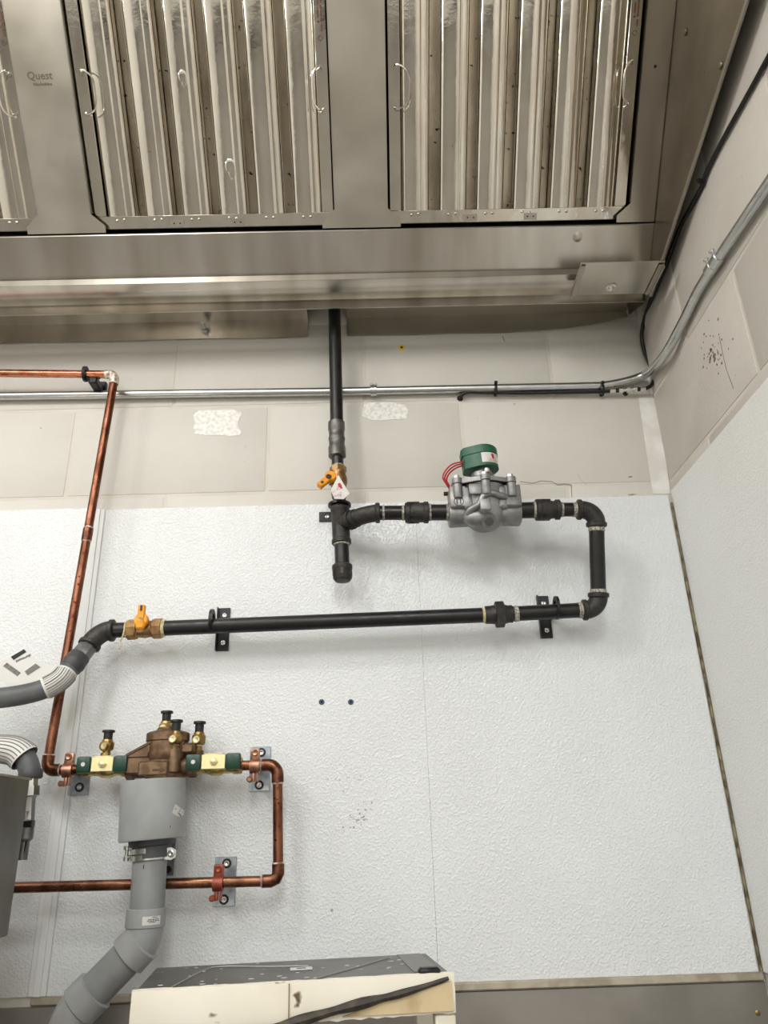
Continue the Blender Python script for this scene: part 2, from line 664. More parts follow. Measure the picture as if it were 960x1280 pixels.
mk('crack', ribbon([(650, 602), (666, 604), (676, 601), (690, 602), (697, 606), (706, 605), (714, 606), (715, 622)], 0.0011), mark_dark, wb)
mk('crack', ribbon([(722, 592), (726, 600), (733, 605)], 0.0008), mark_soft, wb)
mk('crack', ribbon([(628, 420), (631, 427)], 0.0015), mark_dark, wb)
for (px, py, rx, rz, s) in [(788, 596, .004, .0015, 1), (790, 618, .008, .0016, 2), (770, 621, .012, .0014, 3)]:
    mk('scuff', MB().prism(blot(at(px, py, Y=-0.0006), rx, rz, s, 18, 0.3), (0, 0.0004, 0)), mark_brown if s > 1 else mark_dark, wb)
mb = MB()
rnd = random.Random(4)
for (px, py, r) in [(51, 535, .0015), (203 / 4, 535, .001), (643, 505, .002), (597, 523, .0008), (307, 558, .001), (306, 577, .001), (163, 474, .001)]:
    mb.prism(blot(at(px, py, Y=-0.0006), r, r, int(px), 8), (0, 0.0004, 0))
for i in range(26):
    px, py = rnd.gauss(447, 9), rnd.gauss(1020, 11)
    mb.prism(blot(at(px, py, Y=-PT - 0.0004), rnd.uniform(.0006, .0026), rnd.uniform(.0005, .002), i, 8, 0.4), (0, 0.0004, 0))
for i in range(14):
    px, py = rnd.uniform(395, 455), rnd.gauss(974, 1.5)
    mb.prism(blot(at(px, py, Y=-PT - 0.0004), rnd.uniform(.0005, .0018), rnd.uniform(.0004, .001), i, 8, 0.4), (0, 0.0004, 0))
for (px, py, rx) in [(429, 989, .0018), (415, 1138, .003), (281, 1117, .0015), (47, 956, .001)]:
    mb.prism(blot(at(px, py, Y=-PT - 0.0004), rx, rx * .7, int(px), 10, 0.3), (0, 0.0004, 0))
mk('specks', mb, mat('speck_grey', (168, 163, 154), 0, 0.8), wb)['kind'] = 'stuff'
mb = MB()
for i in range(46):
    px, py = rnd.gauss(890, 11), rnd.gauss(440, 16)
    if i < 10:
        px, py = rnd.gauss(887, 2.5), rnd.gauss(445, 4)
    c = at(px, py, X=XC - 0.0006)
    r = rnd.uniform(.0008, .0026) * (1.6 if i < 10 else 1)
    mb.prism([V((c.x, c.y + math.cos(a) * r * rnd.uniform(.6, 1.3), c.z + math.sin(a) * r * rnd.uniform(.6, 1.3))) for a in [j * .785 for j in range(8)]], (0.0004, 0, 0))
P = [at(a, b, X=XC - .0006) for a, b in [(899, 420), (904, 445), (908, 462), (917, 486)]]
for a, b in zip(P, P[1:]):
    mb.prism([a, b, b + V((0, .0008, 0)), a + V((0, .0008, 0))], (0.0004, 0, 0))
mk('chips', mb, mark_dark, wr)['kind'] = 'stuff'


# wall plugs
def plug(px, py, Y, mt, hole, r, label):
    c = at(px, py, Y=Y)
    t = thing('wall_plug', c, label, 'anchor')
    mk('collar', MB().lathe(c, (0, -1, 0), [(-0.004, r), (0.0005, r), (0.0018, r * .85), (0.0018, r * .45), (-0.002, r * .4)], 16), mt, t)
    mk('bore', MB().lathe(c, (0, -1, 0), [(-0.003, r * .4), (0.0004, r * .4)], 10), hole, t)


plug(402, 877.5, -PT, blue_anchor, dark_void, 0.0052, 'blue plastic wall plug on the white panel, nearer the copper pipes')
plug(438.5, 877.5, -PT, blue_anchor, dark_void, 0.0052, 'blue plastic wall plug on the white panel, farther from the copper pipes')
plug(502, 434.5, 0, yellow_anchor, slot_dark, 0.0075, 'yellow plastic wall plug in the block wall under the hood')
plug(781.5, 491.5, 0, mat('old_screw', (70, 74, 70), 0.5, 0.5), dark_void, 0.0065, 'dark old screw plug in the block wall beneath the cable coupler')

# ------------------------------------------------------------------ exhaust hood
AN = math.radians(46.5)
HU = V((0, -math.cos(AN), math.sin(AN)))
HN = V((0, -math.sin(AN), -math.cos(AN)))
HO = V((0, -0.233, 2.606))
XS = 0.577


def hp(x, u, n=0.0):
    return HO + V((x, 0, 0)) + HU * u + HN * n


hood = thing('exhaust_hood', (0, -0.2, 2.5), 'stainless steel exhaust hood with sloped filter bank above the pipes', 'hood')
XHL = -1.9
# sloped panel below the filters, with its thin upper lip
mk('lower_panel', MB().prism([hp(XHL, -0.0035), hp(XS - .0005, -0.0035), hp(XS - .0005, -0.09), hp(XHL, -0.09)], -HN * 0.0015)
   .prism([hp(XHL, -0.0035, 0.0), hp(XS - .0005, -0.0035, 0.0), hp(XS - .0005, -0.0055, 0.0015), hp(XHL, -0.0055, 0.0015)], -HN * 0.001), steel_hood, hood)
# black sheet behind the filters, its colour standing in for the recess's shade
mk('recess_shade_sheet', MB().prism([hp(XHL, -0.002, -0.07), hp(XS - .001, -0.002, -0.07), hp(XS - .001, 0.53, -0.07), hp(XHL, 0.53, -0.07)], -HN * 0.001)
   .prism([hp(XHL, -0.002, -0.069), hp(XS - .001, -0.002, -0.069), hp(XS - .001, -0.002, -0.003), hp(XHL, -0.002, -0.003)], HU * -0.001), dark_void, hood)


def divider(x0, x1, fl, fr):
    g = 0.0255
    P = []
    P.append((x0, 0.52))
    P.append((x0, 0.0355))
    if fl:
        P += [(x0 - g, 0.0125), (x0 - g, 0.0)]
    else:
        P += [(x0, 0.0)]
    if fr:
        P += [(x1 + g, 0.0), (x1 + g, 0.0125), (x1, 0.0355)]
    else:
        P += [(x1, 0.0)]
    P.append((x1, 0.52))
    mb = MB().prism([hp(x, u, 0.001) for x, u in P], -HN * 0.0015)
    # returns folded back along both long edges
    for x in (x0, x1):
        mb.prism([hp(x - .0006, 0.036, 0.001), hp(x + .0006, 0.036, 0.001), hp(x + .0006, 0.52, 0.001), hp(x - .0006, 0.52, 0.001)], -HN * 0.03)
    return mb


FW_ = 0.478
D1, D2, D3 = (-0.6405, -0.538), (-0.0598, 0.0442), (0.5256, XS - 0.0015)
mk('divider', divider(*D1, True, True), steel_div, hood)
mk('divider', divider(*D2, True, True), steel_div, hood)
mk('divider', divider(*D3, True, False), steel_hood, hood)
# the upper ledge that closes the filter rack and the closed top of the canopy, above the picture
mk('canopy_top', MB().prism([hp(XHL, 0.5, 0.001), hp(XS, 0.5, 0.001), hp(XS, 0.62, 0.001), hp(XHL, 0.62, 0.001)], -HN * 0.0015)
   .box(((XHL + XS) / 2, -0.98, 3.06), (XS - XHL, 0.72, 0.004)), canopy_dull, hood)
mk('canopy_front', MB().box(((XHL + XS) / 2, -1.34, 2.96), (XS - XHL, 0.004, 0.2)), canopy_dull, hood)
mk('canopy_back', MB().box(((XHL + XS) / 2, -0.126, 2.79), (XS - XHL, 0.002, 0.50)), steel_hood, hood)
# right end panel with a sloping hemmed lower edge
e0, e1 = at(935, 0, X=XS), at(826, 333, X=XS)
sl = (e0.z - e1.z) / (e0.y - e1.y)


def ez(y):
    return e1.z + (y - e1.y) * sl


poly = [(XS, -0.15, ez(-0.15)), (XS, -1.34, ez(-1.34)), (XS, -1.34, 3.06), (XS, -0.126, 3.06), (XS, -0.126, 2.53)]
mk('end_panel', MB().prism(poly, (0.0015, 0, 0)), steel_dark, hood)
ed = V((0, -1.19, ez(-1.34) - ez(-0.15)))
mk('end_hem', MB().prism([V((XS - .0012, -0.15, ez(-.15))), V((XS - .0012, -0.15, ez(-.15) + .007)), V((XS + .0025, -0.15, ez(-.15) + .007)), V((XS + .0025, -0.15, ez(-.15)))], ed), steel_div, hood)
for (px, py) in [(857, 40), (901, 82)]:
    c = at(px, py, X=XS - 0.0005)
    mk('rivet', MB().lathe(c, (-1, 0, 0), [(0, .0062), (.002, .006), (.0028, .004), (.003, .0)], 14), steel_dark, hood)
for (px, py) in [(819, 83), (832, 155)]:
    c = HO + V((0, 0, 0))
    d = ray(px, py)
    t = ((HO + HN * .001 - CAM_LOC).dot(HN)) / d.dot(HN)
    c = CAM_LOC + d * t
    mk('rivet', MB().lathe(c, HN, [(0, .0028), (.001, .0026), (.0014, 0)], 10), dark_void, hood)
# grease trough along the foot of the panel
prof = [(-0.122, 2.4976), (-0.122, 2.519), (-0.128, 2.5165), (-0.189, 2.5145), (-0.190, 2.515), (-0.190, 2.5285), (-0.1885, 2.5285), (-0.1885, 2.5165), (-0.128, 2.518), (-0.1235, 2.524), (-0.1205, 2.524), (-0.1205, 2.4976)]
XTR = XS - 0.001
mk('grease_trough', MB().prism([(XHL, y, z) for y, z in prof], (XTR - XHL, 0, 0)), steel_hood, hood)
# end plate of the trough at the corner
mk('trough_end', MB().prism([(XTR, -0.122, 2.497), (XTR, -0.03, 2.535), (XTR, -0.03, 2.57), (XTR, -0.122, 2.53)], (0.0015, 0, 0)), steel_dark, hood)
# faint maker's stamp pressed into the left divider, relief shade painted as darker steel
cq = hp(-0.5944, 0.2735, 0.0012)
text('stamp', 'Quest', 0.0185, cq, (1, 0.0, 0), HU, steel_dark, hood, 0.0003)
mb = MB()
rnd = random.Random(3)
xx = -.608
while xx < -.576:
    l = rnd.uniform(.002, .004)
    h_ = rnd.uniform(.003, .006)
    mb.prism([hp(xx, .2575, .0010), hp(xx + l, .2575, .0010), hp(xx + l, .2575 + h_, .0010), hp(xx, .2575 + h_, .0010)], HN * .0005)
    xx += l + .0014
mk('stamp_line', mb, steel_dark, hood)['kind'] = 'stuff'
# dent in the sloped panel: a small dimple ring
d = ray(722, 296)
t = ((HO - CAM_LOC).dot(HN)) / d.dot(HN)
c = CAM_LOC + d * t
mk('dent', MB().lathe(c, HN, [(-.001, .011), (.0003, .010), (.0012, .006), (.002, .0025), (.0022, .0)], 18), steel_hood, hood)

# lamps under the canopy (above the picture)
globe = emit('lamp_glass', (255, 244, 224), 3)
for i, (x, y, z) in enumerate(HOOD_LAMPS):
    t = thing('hood_lamp', (x, y, 3.058), 'round glass lamp under the hood canopy ' + ('near the filters' if i == 0 else 'toward the far end'), 'lamp')
    mk('lamp_base', MB().lathe((x, y, 3.058), (0, 0, -1), [(0, .06), (.02, .06), (.035, .045), (.045, .045)], 24), galv, t)

# grease cup hung at the right end of the trough
ZC = 2.487
gc = [at(729, 329, Z=ZC), at(829, 329, Z=ZC), at(814, 367.5, Z=ZC), at(711, 369, Z=ZC)]
x0, x1 = gc[3].x, XS - 0.003
y0, y1 = gc[0].y, gc[2].y
cup = thing('grease_cup', ((x0 + x1) / 2, (y0 + y1) / 2, ZC), 'removable steel grease cup with a drain nut at the right end of the hood trough', 'cup')
mk('pan', MB().box(((x0 + x1) / 2, (y0 + y1) / 2, ZC + 0.002), (x1 - x0 - .006, y1 - y0, 0.002), bev=0.0005)
   .box(((x0 + x1) / 2, y1 - .001, ZC + 0.007), (x1 - x0 - .006, 0.002, 0.010)), steel_hood, cup)
for x in (x0 + .004, x1 - .004):
    mk('side_flange', MB().box((x, (y0 + y1) / 2 + .003, ZC - .002), (0.0022, y1 - y0 - .008, 0.010)).box((x + (.004 if x < .5 else -.004), (y0 + y1) / 2 + .003, ZC - .0015), (0.010, y1 - y0 - .008, 0.0016)), steel_div, cup)
c = at(763.5, 359, Z=ZC)
c.y = min(c.y, y1 - .012)
mk('drain_nut', MB().lathe(c, (0, 0, -1), [(-.001, .011), (.0018, .011), (.0022, .008), (.002, .0065), (.007, .0055), (.0078, .004), (.008, 0)], 8), chrome, cup)

# bent steel angles fixed to the wall behind the trough
fz0, fz1 = at(300, 424, Y=0).z, at(300, 402, Y=0).z


def flash_piece(xa, xb, wavy, name, label, bolt):
    t = thing(name, ((xa + xb) / 2, -0.004, fz0), label, 'flashing')
    n = 24
    mb = MB()
    vs, fs = [], []
    for i in range(n + 1):
        x = xa + (xb - xa) * i / n
        s = max(0, (i / n - 0.55) / 0.45) if wavy else 0
        zb = fz0 + 0.030 * s * s + (0.0012 * math.sin(i * 1.3) if not wavy else 0.0008 * math.sin(i * .9))
        yb = -0.004 - 0.006 * s
        vs += [V((x, yb, zb)), V((x, -0.004, fz1)), V((x, -0.1195, fz1 + 0.004)),
               V((x, -0.1195, fz1 + 0.0055)), V((x, -0.0025, fz1 + 0.0015)), V((x, yb + 0.0015, zb))]
    for i in range(n):
        for k in range(6):
            k2 = (k + 1) % 6
            fs.append((i * 6 + k, i * 6 + k2, (i + 1) * 6 + k2, (i + 1) * 6 + k))
    fs += [(0, 1, 2, 3, 4, 5), tuple(n * 6 + k for k in (5, 4, 3, 2, 1, 0))]
    mb.add(vs, fs)
    mk('angle', mb, steel_div if wavy else steel_hood, t, 25)
    if bolt:
        c = at(257, 413, Y=-0.004)
        b = mk('anchor_bolt', MB().lathe(c, (0, -1, 0), [(-.002, .0105), (.0016, .0105), (.002, .0085)], 20)
               .lathe(c, (0, -1, 0), [(.0015, .0078), (.008, .0078), (.0085, .0065)], 6).rod(c, c + V((-.002, -.022, .004)), .0036, 12), galv, t)


flash_piece(XHL, at(385, 412, Y=0).x, False, 'wall_flashing', 'bolted steel angle on the block wall, from the gas riser toward the copper corner', True)
flash_piece(at(434, 412, Y=0).x, XC - 0.026, True, 'wall_flashing', 'steel angle with a curled end, between gas riser and room corner', False)

# ------------------------------------------------------------------ baffle filters
fil = thing('baffle_filter', (0, 0, 0), '', 'filter', 'stainless baffle filters in the hood')
# local frame: x across, y up the slope, z toward the viewer
FH = 0.498
hw = FW_ / 2 - 0.004
mb = MB()


def chan(mb, prof, y0, y1, t=0.0008):
    """open folded-sheet profile [(x, z)] extruded along y"""
    n = len(prof)
    vs = []
    for y in (y0, y1):
        for (x, z) in prof:
            vs.append(V((x, y, z)))
        for (x, z) in prof:
            vs.append(V((x, y, z - t)))
    fs = []
    for i in range(n - 1):
        fs.append((i, i + 1, 2 * n + i + 1, 2 * n + i))
        fs.append((n + i + 1, n + i, 3 * n + i, 3 * n + i + 1))
    return mb.add(vs, fs)


def rounded_hat(hw_, r, depth, cx, z0, bead=True):
    P = [(cx - hw_, z0 - depth), (cx - hw_, z0 - r)]
    top = .0022 if bead else 0
    for k in range(1, 6):
        a = math.radians(78) * k / 5
        P.append((cx - hw_ + r * (1 - math.cos(a)), z0 - r - top + r * math.sin(a)))
    b2 = [(2 * cx - x, z) for x, z in reversed(P)]
    if bead:
        P += [(cx - .0105, z0 - .0007), (cx - .006, z0)]
        b2 = [(cx + .0060, z0), (cx + .0095, z0 - .0005), (cx + .0105, z0 - .0014), (cx + .0125, z0 - .0012)] + b2
    return P + b2


ZF = -0.014
for sx in (-1, 1):
    xa, xb = sx * hw, sx * (hw - 0.0215)
    P = sorted([xa, xb])
    mk('frame_side', MB().box(((P[0] + P[1]) / 2, 0.028 + (FH - 0.028) / 2, ZF - .0008), (0.0215, FH - 0.028, 0.0016), bev=0.0006)
       .box((sx * (hw - .0006), FH / 2, ZF - .02), (0.0012, FH, 0.04))
       .box((sx * (hw - .0212), FH / 2, ZF - .008), (0.0012, FH - .03, 0.014)), steel_filter, fil)
mk('bottom_rail', MB().box((0, 0.016, ZF + .0004), (2 * hw, 0.0235, 0.0018), bev=0.0006).box((0, 0.0045, ZF - .02), (2 * hw, 0.0012, 0.04)), steel_filter, fil)
mk('top_rail', MB().box((0, FH - 0.012, ZF + .0004), (2 * hw, 0.0235, 0.0018), bev=0.0006), steel_filter, fil)
PER = 0.0738
for i in range(6):
    cx = (i - 2.5) * PER + 0.001
    ra = math.radians([1.6, -2.2, .8, -1.2, 2.4, -.6][i])
    hat = [(cx + (x - cx) * math.cos(ra) + (z - ZF) * math.sin(ra), ZF - .0015 + (z - ZF) * math.cos(ra) - (x - cx) * math.sin(ra)) for x, z in rounded_hat(0.0272, 0.0085, 0.026, cx, ZF)]
    mk('baffle', chan(MB(), hat, 0.024, FH - 0.02), steel_filter, fil, 50)
for i in range(5):
    cx = (i - 2.0) * PER + 0.001
    P = rounded_hat(0.0215, 0.006, 0.020, cx, 0, False)
    P = [(x, ZF - .038 - z) for x, z in P]
    mk('rear_baffle', chan(MB(), P, 0.024, FH - 0.02), steel_rear, fil, 50)
mb = MB()
rnd = random.Random(8)
for i in range(6):
    for dx in (-.008, .006):
        mb.ball(((i - 2.5) * PER + dx, 0.0205 + rnd.uniform(-.001, .001), ZF + .0012), 0.0034, 8, 6, (1, .8, .6))
r_ = mk('rivets', mb, steel_filter, fil)
r_['kind'] = 'stuff'
for x in (-0.075, 0.045):
    cl = mk('clip_plate', MB().box((x, 0.0125, ZF + .0019), (0.026, 0.013, 0.0014)), steel_div, fil)
    mk('clip_hole', MB().lathe((x - .006, 0.0125, ZF + .0027), (0, 0, 1), [(-.0005, .0016), (0, .0016)], 8).lathe((x + .006, 0.0125, ZF + .0027), (0, 0, 1), [(-.0005, .0016), (0, .0016)], 8), dark_void, cl)
for sx in (-1, 1):
    x = sx * (hw - 0.011)
    ya, yb = 0.212, 0.277
    hr = .027 if sx < 0 else .017
    pts = [(x, yb, ZF + .001), (x - sx * .003, yb + .004, ZF + .010), (x - sx * .6 * hr, yb - .001, ZF + .016), (x - sx * hr, yb - .016, ZF + .018), (x - sx * hr, ya + .012, ZF + .018), (x - sx * .6 * hr, ya - .002, ZF + .016), (x - sx * .003, ya - .005, ZF + .010), (x, ya, ZF + .001)]
    h = mk('handle', MB().tube(smooth_path(pts, 6), 0.0017, 8), chrome, fil)
    mk('grommet', MB().ring((x, yb, ZF + .0015), (0, 0, 1), .0016, .0045, .002, 14), steel_filter, h)
    mk('grommet', MB().ring((x, ya, ZF + .0015), (0, 0, 1), .0016, .0045, .002, 14), steel_filter, h)
# small stamped print on the right frame strip: arrow mark and two lines of tiny characters
mb = MB()
rnd = random.Random(2)
for line, (xx, y0) in enumerate([(hw - .0135, 0.352), (hw - .0075, 0.338)]):
    y = y0
    while y < 0.47:
        l = rnd.uniform(.0012, .0026)
        mb.box((xx, y + l / 2, ZF + .0003), (0.0032, l, 0.0005))
        y += l + rnd.uniform(.0006, .001) + (0.004 if rnd.random() < .12 else 0)
for a, b in [((-.0045, .327), (0, .3225)), ((0, .3225), (.0045, .327)), ((-.0045, .327), (-.001, .3315)), ((.0045, .327), (.001, .3315))]:
    d = V((b[0] - a[0], b[1] - a[1], 0))
    nn = V((-d.y, d.x, 0)).normalized() * .0005
    p, q = V((hw - .0105 + a[0], a[1], ZF)), V((hw - .0105 + b[0], b[1], ZF))
    mb.prism([p - nn, q - nn, q + nn, p + nn], (0, 0, .0005))
mk('stamped_print', mb, mat('print_brown', (104, 60, 46), 0.2, 0.6), fil)
FR = Matrix((V((1, 0, 0)), HU, V((1, 0, 0)).cross(HU))).transposed()
if FR.col[2].dot(HN) < 0:
    pass
FE = FR.to_euler()
fx = [(D1[1] + D2[0]) / 2, (D2[1] + D3[0]) / 2, D1[0] - (D2[0] - D1[1]) / 2]
labels = ['steel baffle filter above the copper corner, between two hood dividers',
          'steel baffle filter directly above the green solenoid coil',
          'steel baffle filter cut off at the left edge of the photo']
for i in range(3):
    f = fil if i == 0 else copy_tree(fil)
    f['label'] = labels[i]
    f.location = hp(fx[i], 0.002)
    f.rotation_euler = FE
    ORG[f.name] = V((0, 0, 0))
# dents in the first filter's baffles, as on the fourth baffle near its foot
for (px, py, r) in [(228, 95, .010), (288, 208, .013)]:
    d = ray(px, py)
    t = ((HO + HN * (ZF - .001) - CAM_LOC).dot(HN)) / d.dot(HN)
    c = CAM_LOC + d * t
    loc = FR.transposed() @ (c - fil.location)
    mb = MB().ball(loc, r, 14, 8, (.8, 1.1, .12)).ball(loc + V((r * .2, -r * .8, 0)), r * .9, 12, 8, (.6, 1.2, .10))
    mk('dent', mb, steel_filter, fil, 60)

# ------------------------------------------------------------------ gas piping
PR = 0.0136


def pipe(mb, a, b, r=PR, seg=20):
    return mb.rod(a, b, r, seg)


def band(mb, p, d, r, h=0.008, seg=22):
    p, d = V(p), V(d).normalized()
    b = h * .18
    return mb.lathe(p - d * h / 2, d, [(0, r * .88), (b, r), (h - b, r), (h, r * .88)], seg)


def dope_ring(p, d, par, mt=None, r=PR + .0006, h=.005):
    mb = MB()
    p, d = V(p), V(d).normalized()
    prof = [(-h / 2, r - .001), (-h * .3, r + .0006), (0, r + .0002), (h * .3, r + .0008), (h / 2, r - .001)]
    return mk('pipe_dope', mb.lathe(p, d, prof, 18), mt or dope, par)


def coupling_prof(L, r, rb):
    return [(0, rb * .9), (.001, rb), (.007, rb), (.008, r), (L - .008, r), (L - .007, rb), (L - .001, rb), (L, rb * .9)]


# points measured on the pipes' own planes
TEE = V((-0.0626, -0.06, 2.0426))
YU = -0.105
U0 = at(478, 641, Y=YU)
VL = at(561, 640.5, Y=YU)
VR = at(650, 638, Y=YU)
UE = at(745, 637.5, Y=YU)
LE = at(748.5, 761.5, Y=-0.062)
G0, G1 = at(140, 788, Y=-0.06), at(735, 763.5, Y=-0.06)


def gl(px):
    """a point on the lower gas line's axis"""
    b = (px - 140) / (735 - 140)
    q = at(px, 788 + (763.5 - 788) * b, Y=-0.06)
    return q


GD = (G1 - G0).normalized()

# riser from the hood
RT0 = at(418, 388, Y=-0.06)
top = RT0 + (RT0 - at(421, 530, Y=-0.06)).normalized() * 0.2
riser = thing('gas_riser', at(421, 575, Y=-.06), 'black steel gas riser pipe coming down from behind the hood with grey coupling', 'pipe')
rd = (at(421.5, 575, Y=-.06) - RT0).normalized()
mk('pipe', pipe(MB(), top, at(421, 532, Y=-.06), 0.0132), black_pipe, riser)
ca, cb = at(420.5, 528, Y=-.06), at(421.5, 572, Y=-.06)
L = (cb - ca).length
mk('coupling', MB().lathe(ca, cb - ca, [(0, .0145), (.001, .0168), (L * .22, .0170), (L * .26, .0156), (L * .42, .0156), (L * .46, .0168), (L * .50, .0168), (L * .54, .0156), (L * .68, .0156), (L * .72, .0172), (L - .002, .0172), (L, .0145)], 24), mat('grey_coupling', (112, 110, 106), 0.7, 0.42, (92, 90, 86), 60), riser)
mk('nipple', pipe(MB(), at(421.5, 570, Y=-.06), at(422.5, 588, Y=-.06), 0.0118), black_pipe, riser)
dope_ring(at(422.5, 583, Y=-.06), rd, riser, r=.0122)

# upper shutoff valve
va, vb = at(422.5, 584, Y=-.06), at(424, 622, Y=-.06)
vd = (vb - va).normalized()
VLn = (vb - va).length
val = thing('gas_valve', vb, 'brass gas shutoff valve on the riser with yellow lever and hanging paper tag', 'valve')
mk('body', MB().lathe(va, vd, [(0, .0145), (.012, .0155), (.016, .0145), (.024, .017), (.036, .017), (.044, .0142), (VLn - .008, .0148), (VLn, .0140)], 24)
   .lathe(va, vd, [(.001, .0165), (.011, .0165)], 8), valve_brown, val)
hc = at(413, 597, Y=-.085)
mk('stem', MB().rod((hc.x, -.06, hc.z), hc + V((0, .002, 0)), .006, 12), brass_old, val)
tip = at(399, 607, Y=-.098)
axd = (tip - hc)
axd.y *= .5
axl = axd.length
axd.normalize()
side = axd.cross(V((0, -1, 0))).normalized()
up_ = side.cross(axd).normalized()
if up_.y > 0:
    up_ = -up_
Rm = Matrix((axd, side, up_)).transposed()
hd = mk('lever', MB().lathe(hc - up_ * .004, up_, [(0, .011), (.011, .011), (.013, .0095), (.013, .0)], 20)
        .box(hc + axd * (axl * .5) + up_ * .004, (axl * 1.0, .013, .011), Rm, .002)
        .box(hc + axd * (axl * .98) + up_ * .005, (.006, .012, .014), Rm, .0015), yellow, val)
mk('lever_slot', MB().box(hc + axd * (axl * .86) + up_ * .0100, (.010, .004, .0015), Rm).lathe(hc + axd * .006 + up_ * .0096, up_, [(-.002, .0055), (.0006, .0055)], 14), slot_dark, val)
tg = [at(423, 594, Y=-.092), at(437, 617, Y=-.092), at(429.5, 624, Y=-.090), at(418, 623.5, Y=-.090), at(413.5, 612, Y=-.090)]
tgo = mk('paper_tag', MB().prism(tg, (0, .0004, 0)), paper, val)
mb = MB()
tx = (at(437, 617, Y=-.092) - at(423, 594, Y=-.092)).normalized()
cst = at(425, 607, Y=-.0923)
mb.prism([cst + V((a, 0, b)) for a, b in [(-.0045, .004), (0, .006), (.003, .001), (.0045, -.006), (.0015, -.006), (-.001, -.003), (-.003, -.002)]], (0, -.0003, 0))
mk('tag_emblem', mb, ink_red, tgo)
mb = MB()
rnd = random.Random(5)
for i in range(14):
    c = at(rnd.uniform(417, 426), rnd.uniform(609, 621), Y=-.0918)
    mb.box(c, (rnd.uniform(.002, .005), .0003, .0007), Matrix.Rotation(-.5, 3, 'Y'))
mk('tag_print', mb, ink_pale, tgo)

# drip tee, upper branch and return loop: one threaded assembly
run = thing('gas_branch_piping', LE, 'black iron tee, drip leg and pipe loop carrying the solenoid valve', 'pipework')
TEEt, TEEb = at(424.8, 634, Y=-.06), at(427, 680, Y=-.06)
td = (TEEb - TEEt).normalized()
TL = (TEEb - TEEt).length
BR = U0 + V((-0.030, 0.0, 0))       # elbow corner
bd = (V((BR.x + .004, BR.y, BR.z)) - TEE)
e45 = TEE + bd * .55
mb = MB().lathe(TEEt, td, [(0, .0158), (.002, .0182), (.008, .0182), (.010, .0168), (TL - .010, .0168), (TL - .008, .0186), (TL - .001, .0186), (TL, .0165)], 24)
bdn = bd.normalized()
mb.lathe(TEE, bdn, [(0, .0155), (.022, .0165), (.024, .0190), (.030, .0190), (.031, .0165)], 24)
mk('tee', mb, iron, run)
mk('nipple', pipe(MB(), at(424, 620, Y=-.06), TEEt, .0125), black_pipe, run)
dope_ring(TEEt - td * .004, td, run, r=.014)
dope_ring(TEE + bdn * .033, bdn, run, r=.0145, h=.006)
# 45 degree elbow
s0 = TEE + bdn * .030
en = U0 + V((-.006, 0, 0))
cr = en + V((-.024, 0, 0))
elb = arc(s0, cr, en, 10)
mb = MB().tube(elb, .0162, 22)
band(mb, s0 + bdn * .008, bdn, .0178, .008)
band(mb, en - V((.003, 0, 0)), (1, 0, 0), .0192, .009)
mk('elbow', mb, iron, run)
xd = (UE - U0).normalized()
N1 = at(505, 641, Y=YU)
mk('nipple', pipe(MB(), U0 - xd * .008, N1 + xd * .006), black_pipe, run)
dope_ring(U0 + xd * .002, xd, run)
dope_ring(N1 - xd * .002, xd, run)
ca, cb = at(506, 641, Y=YU), at(536, 640.5, Y=YU)
L = (cb - ca).length


def reducer(ca, cb, big_first):
    L = (cb - ca).length
    p = [(0, .0165), (.0015, .0205), (.0085, .0205), (.0105, .0188), (L * .55, .0188), (L * .68, .0168), (L - .0095, .0165), (L - .0085, .0192), (L - .0015, .0192), (L, .016)]
    if not big_first:
        p = [(L - t, r) for t, r in reversed(p)]
    mb = MB().lathe(ca, cb - ca, p, 24)
    d = (cb - ca).normalized()
    x, y = perp(d)
    for a in (.6, 2.2, 3.7, 5.3):      # casting ribs
        q = x * math.cos(a) + y * math.sin(a)
        mb.box(ca + d * L * .35 + q * .0185, (L * .5, .004, .004), Matrix((d, q, d.cross(q))).transposed())
    return mb


mk('reducer', reducer(ca, cb, False), iron, run)
mk('nipple', pipe(MB(), cb - xd * .004, VL + xd * .006, .0152), black_pipe, run)
dope_ring(cb + xd * .002, xd, run, r=.0158)
dope_ring(VL - xd * .003, xd, run, r=.0158)
R0, R1 = at(669, 637.5, Y=YU), at(700, 637, Y=YU)
mk('nipple', pipe(MB(), VR - xd * .006, R0 + xd * .004, .0152), black_pipe, run)
dope_ring(R0 - xd * .002, xd, run, r=.0160)
mk('reducer', reducer(R0, R1, True), iron, run)
E0 = at(721, 637, Y=YU)
mk('nipple', pipe(MB(), R1 - xd * .004, E0 + xd * .006, .0132), black_pipe, run)
dope_ring(R1 + xd * .003, xd, run, r=.0138)
dope_ring(E0 - xd * .004, xd, run, h=.009, r=.0136)


def elbow90(a, corner, b, rb=.0165, rc=.0192):
    """a, b: mouth centres; corner: where the axes meet"""
    a, corner, b = V(a), V(corner), V(b)
    mb = MB().tube([a] + arc(a.lerp(corner, .25), corner, b.lerp(corner, .25), 10) + [b], rb, 24)
    band(mb, a + (corner - a).normalized() * .0045, corner - a, rc, .009)
    band(mb, b + (corner - b).normalized() * .0045, corner - b, rc, .009)
    return mb


dn = (LE - UE).normalized()
mk('elbow', elbow90(E0, UE, UE + dn * .032), iron, run)
mk('pipe', pipe(MB(), UE + dn * .026, LE - dn * .024, .0140), black_pipe, run)
dope_ring(UE + dn * .036, dn, run, h=.010, r=.0144)
dope_ring(LE - dn * .033, dn, run, h=.008, r=.0144)
lx = (LE - gl(640)).normalized()
mk('elbow', elbow90(LE - dn * .030, LE, LE - lx * .030), iron, run)
dope_ring(LE - lx * .034, lx, run, h=.009)
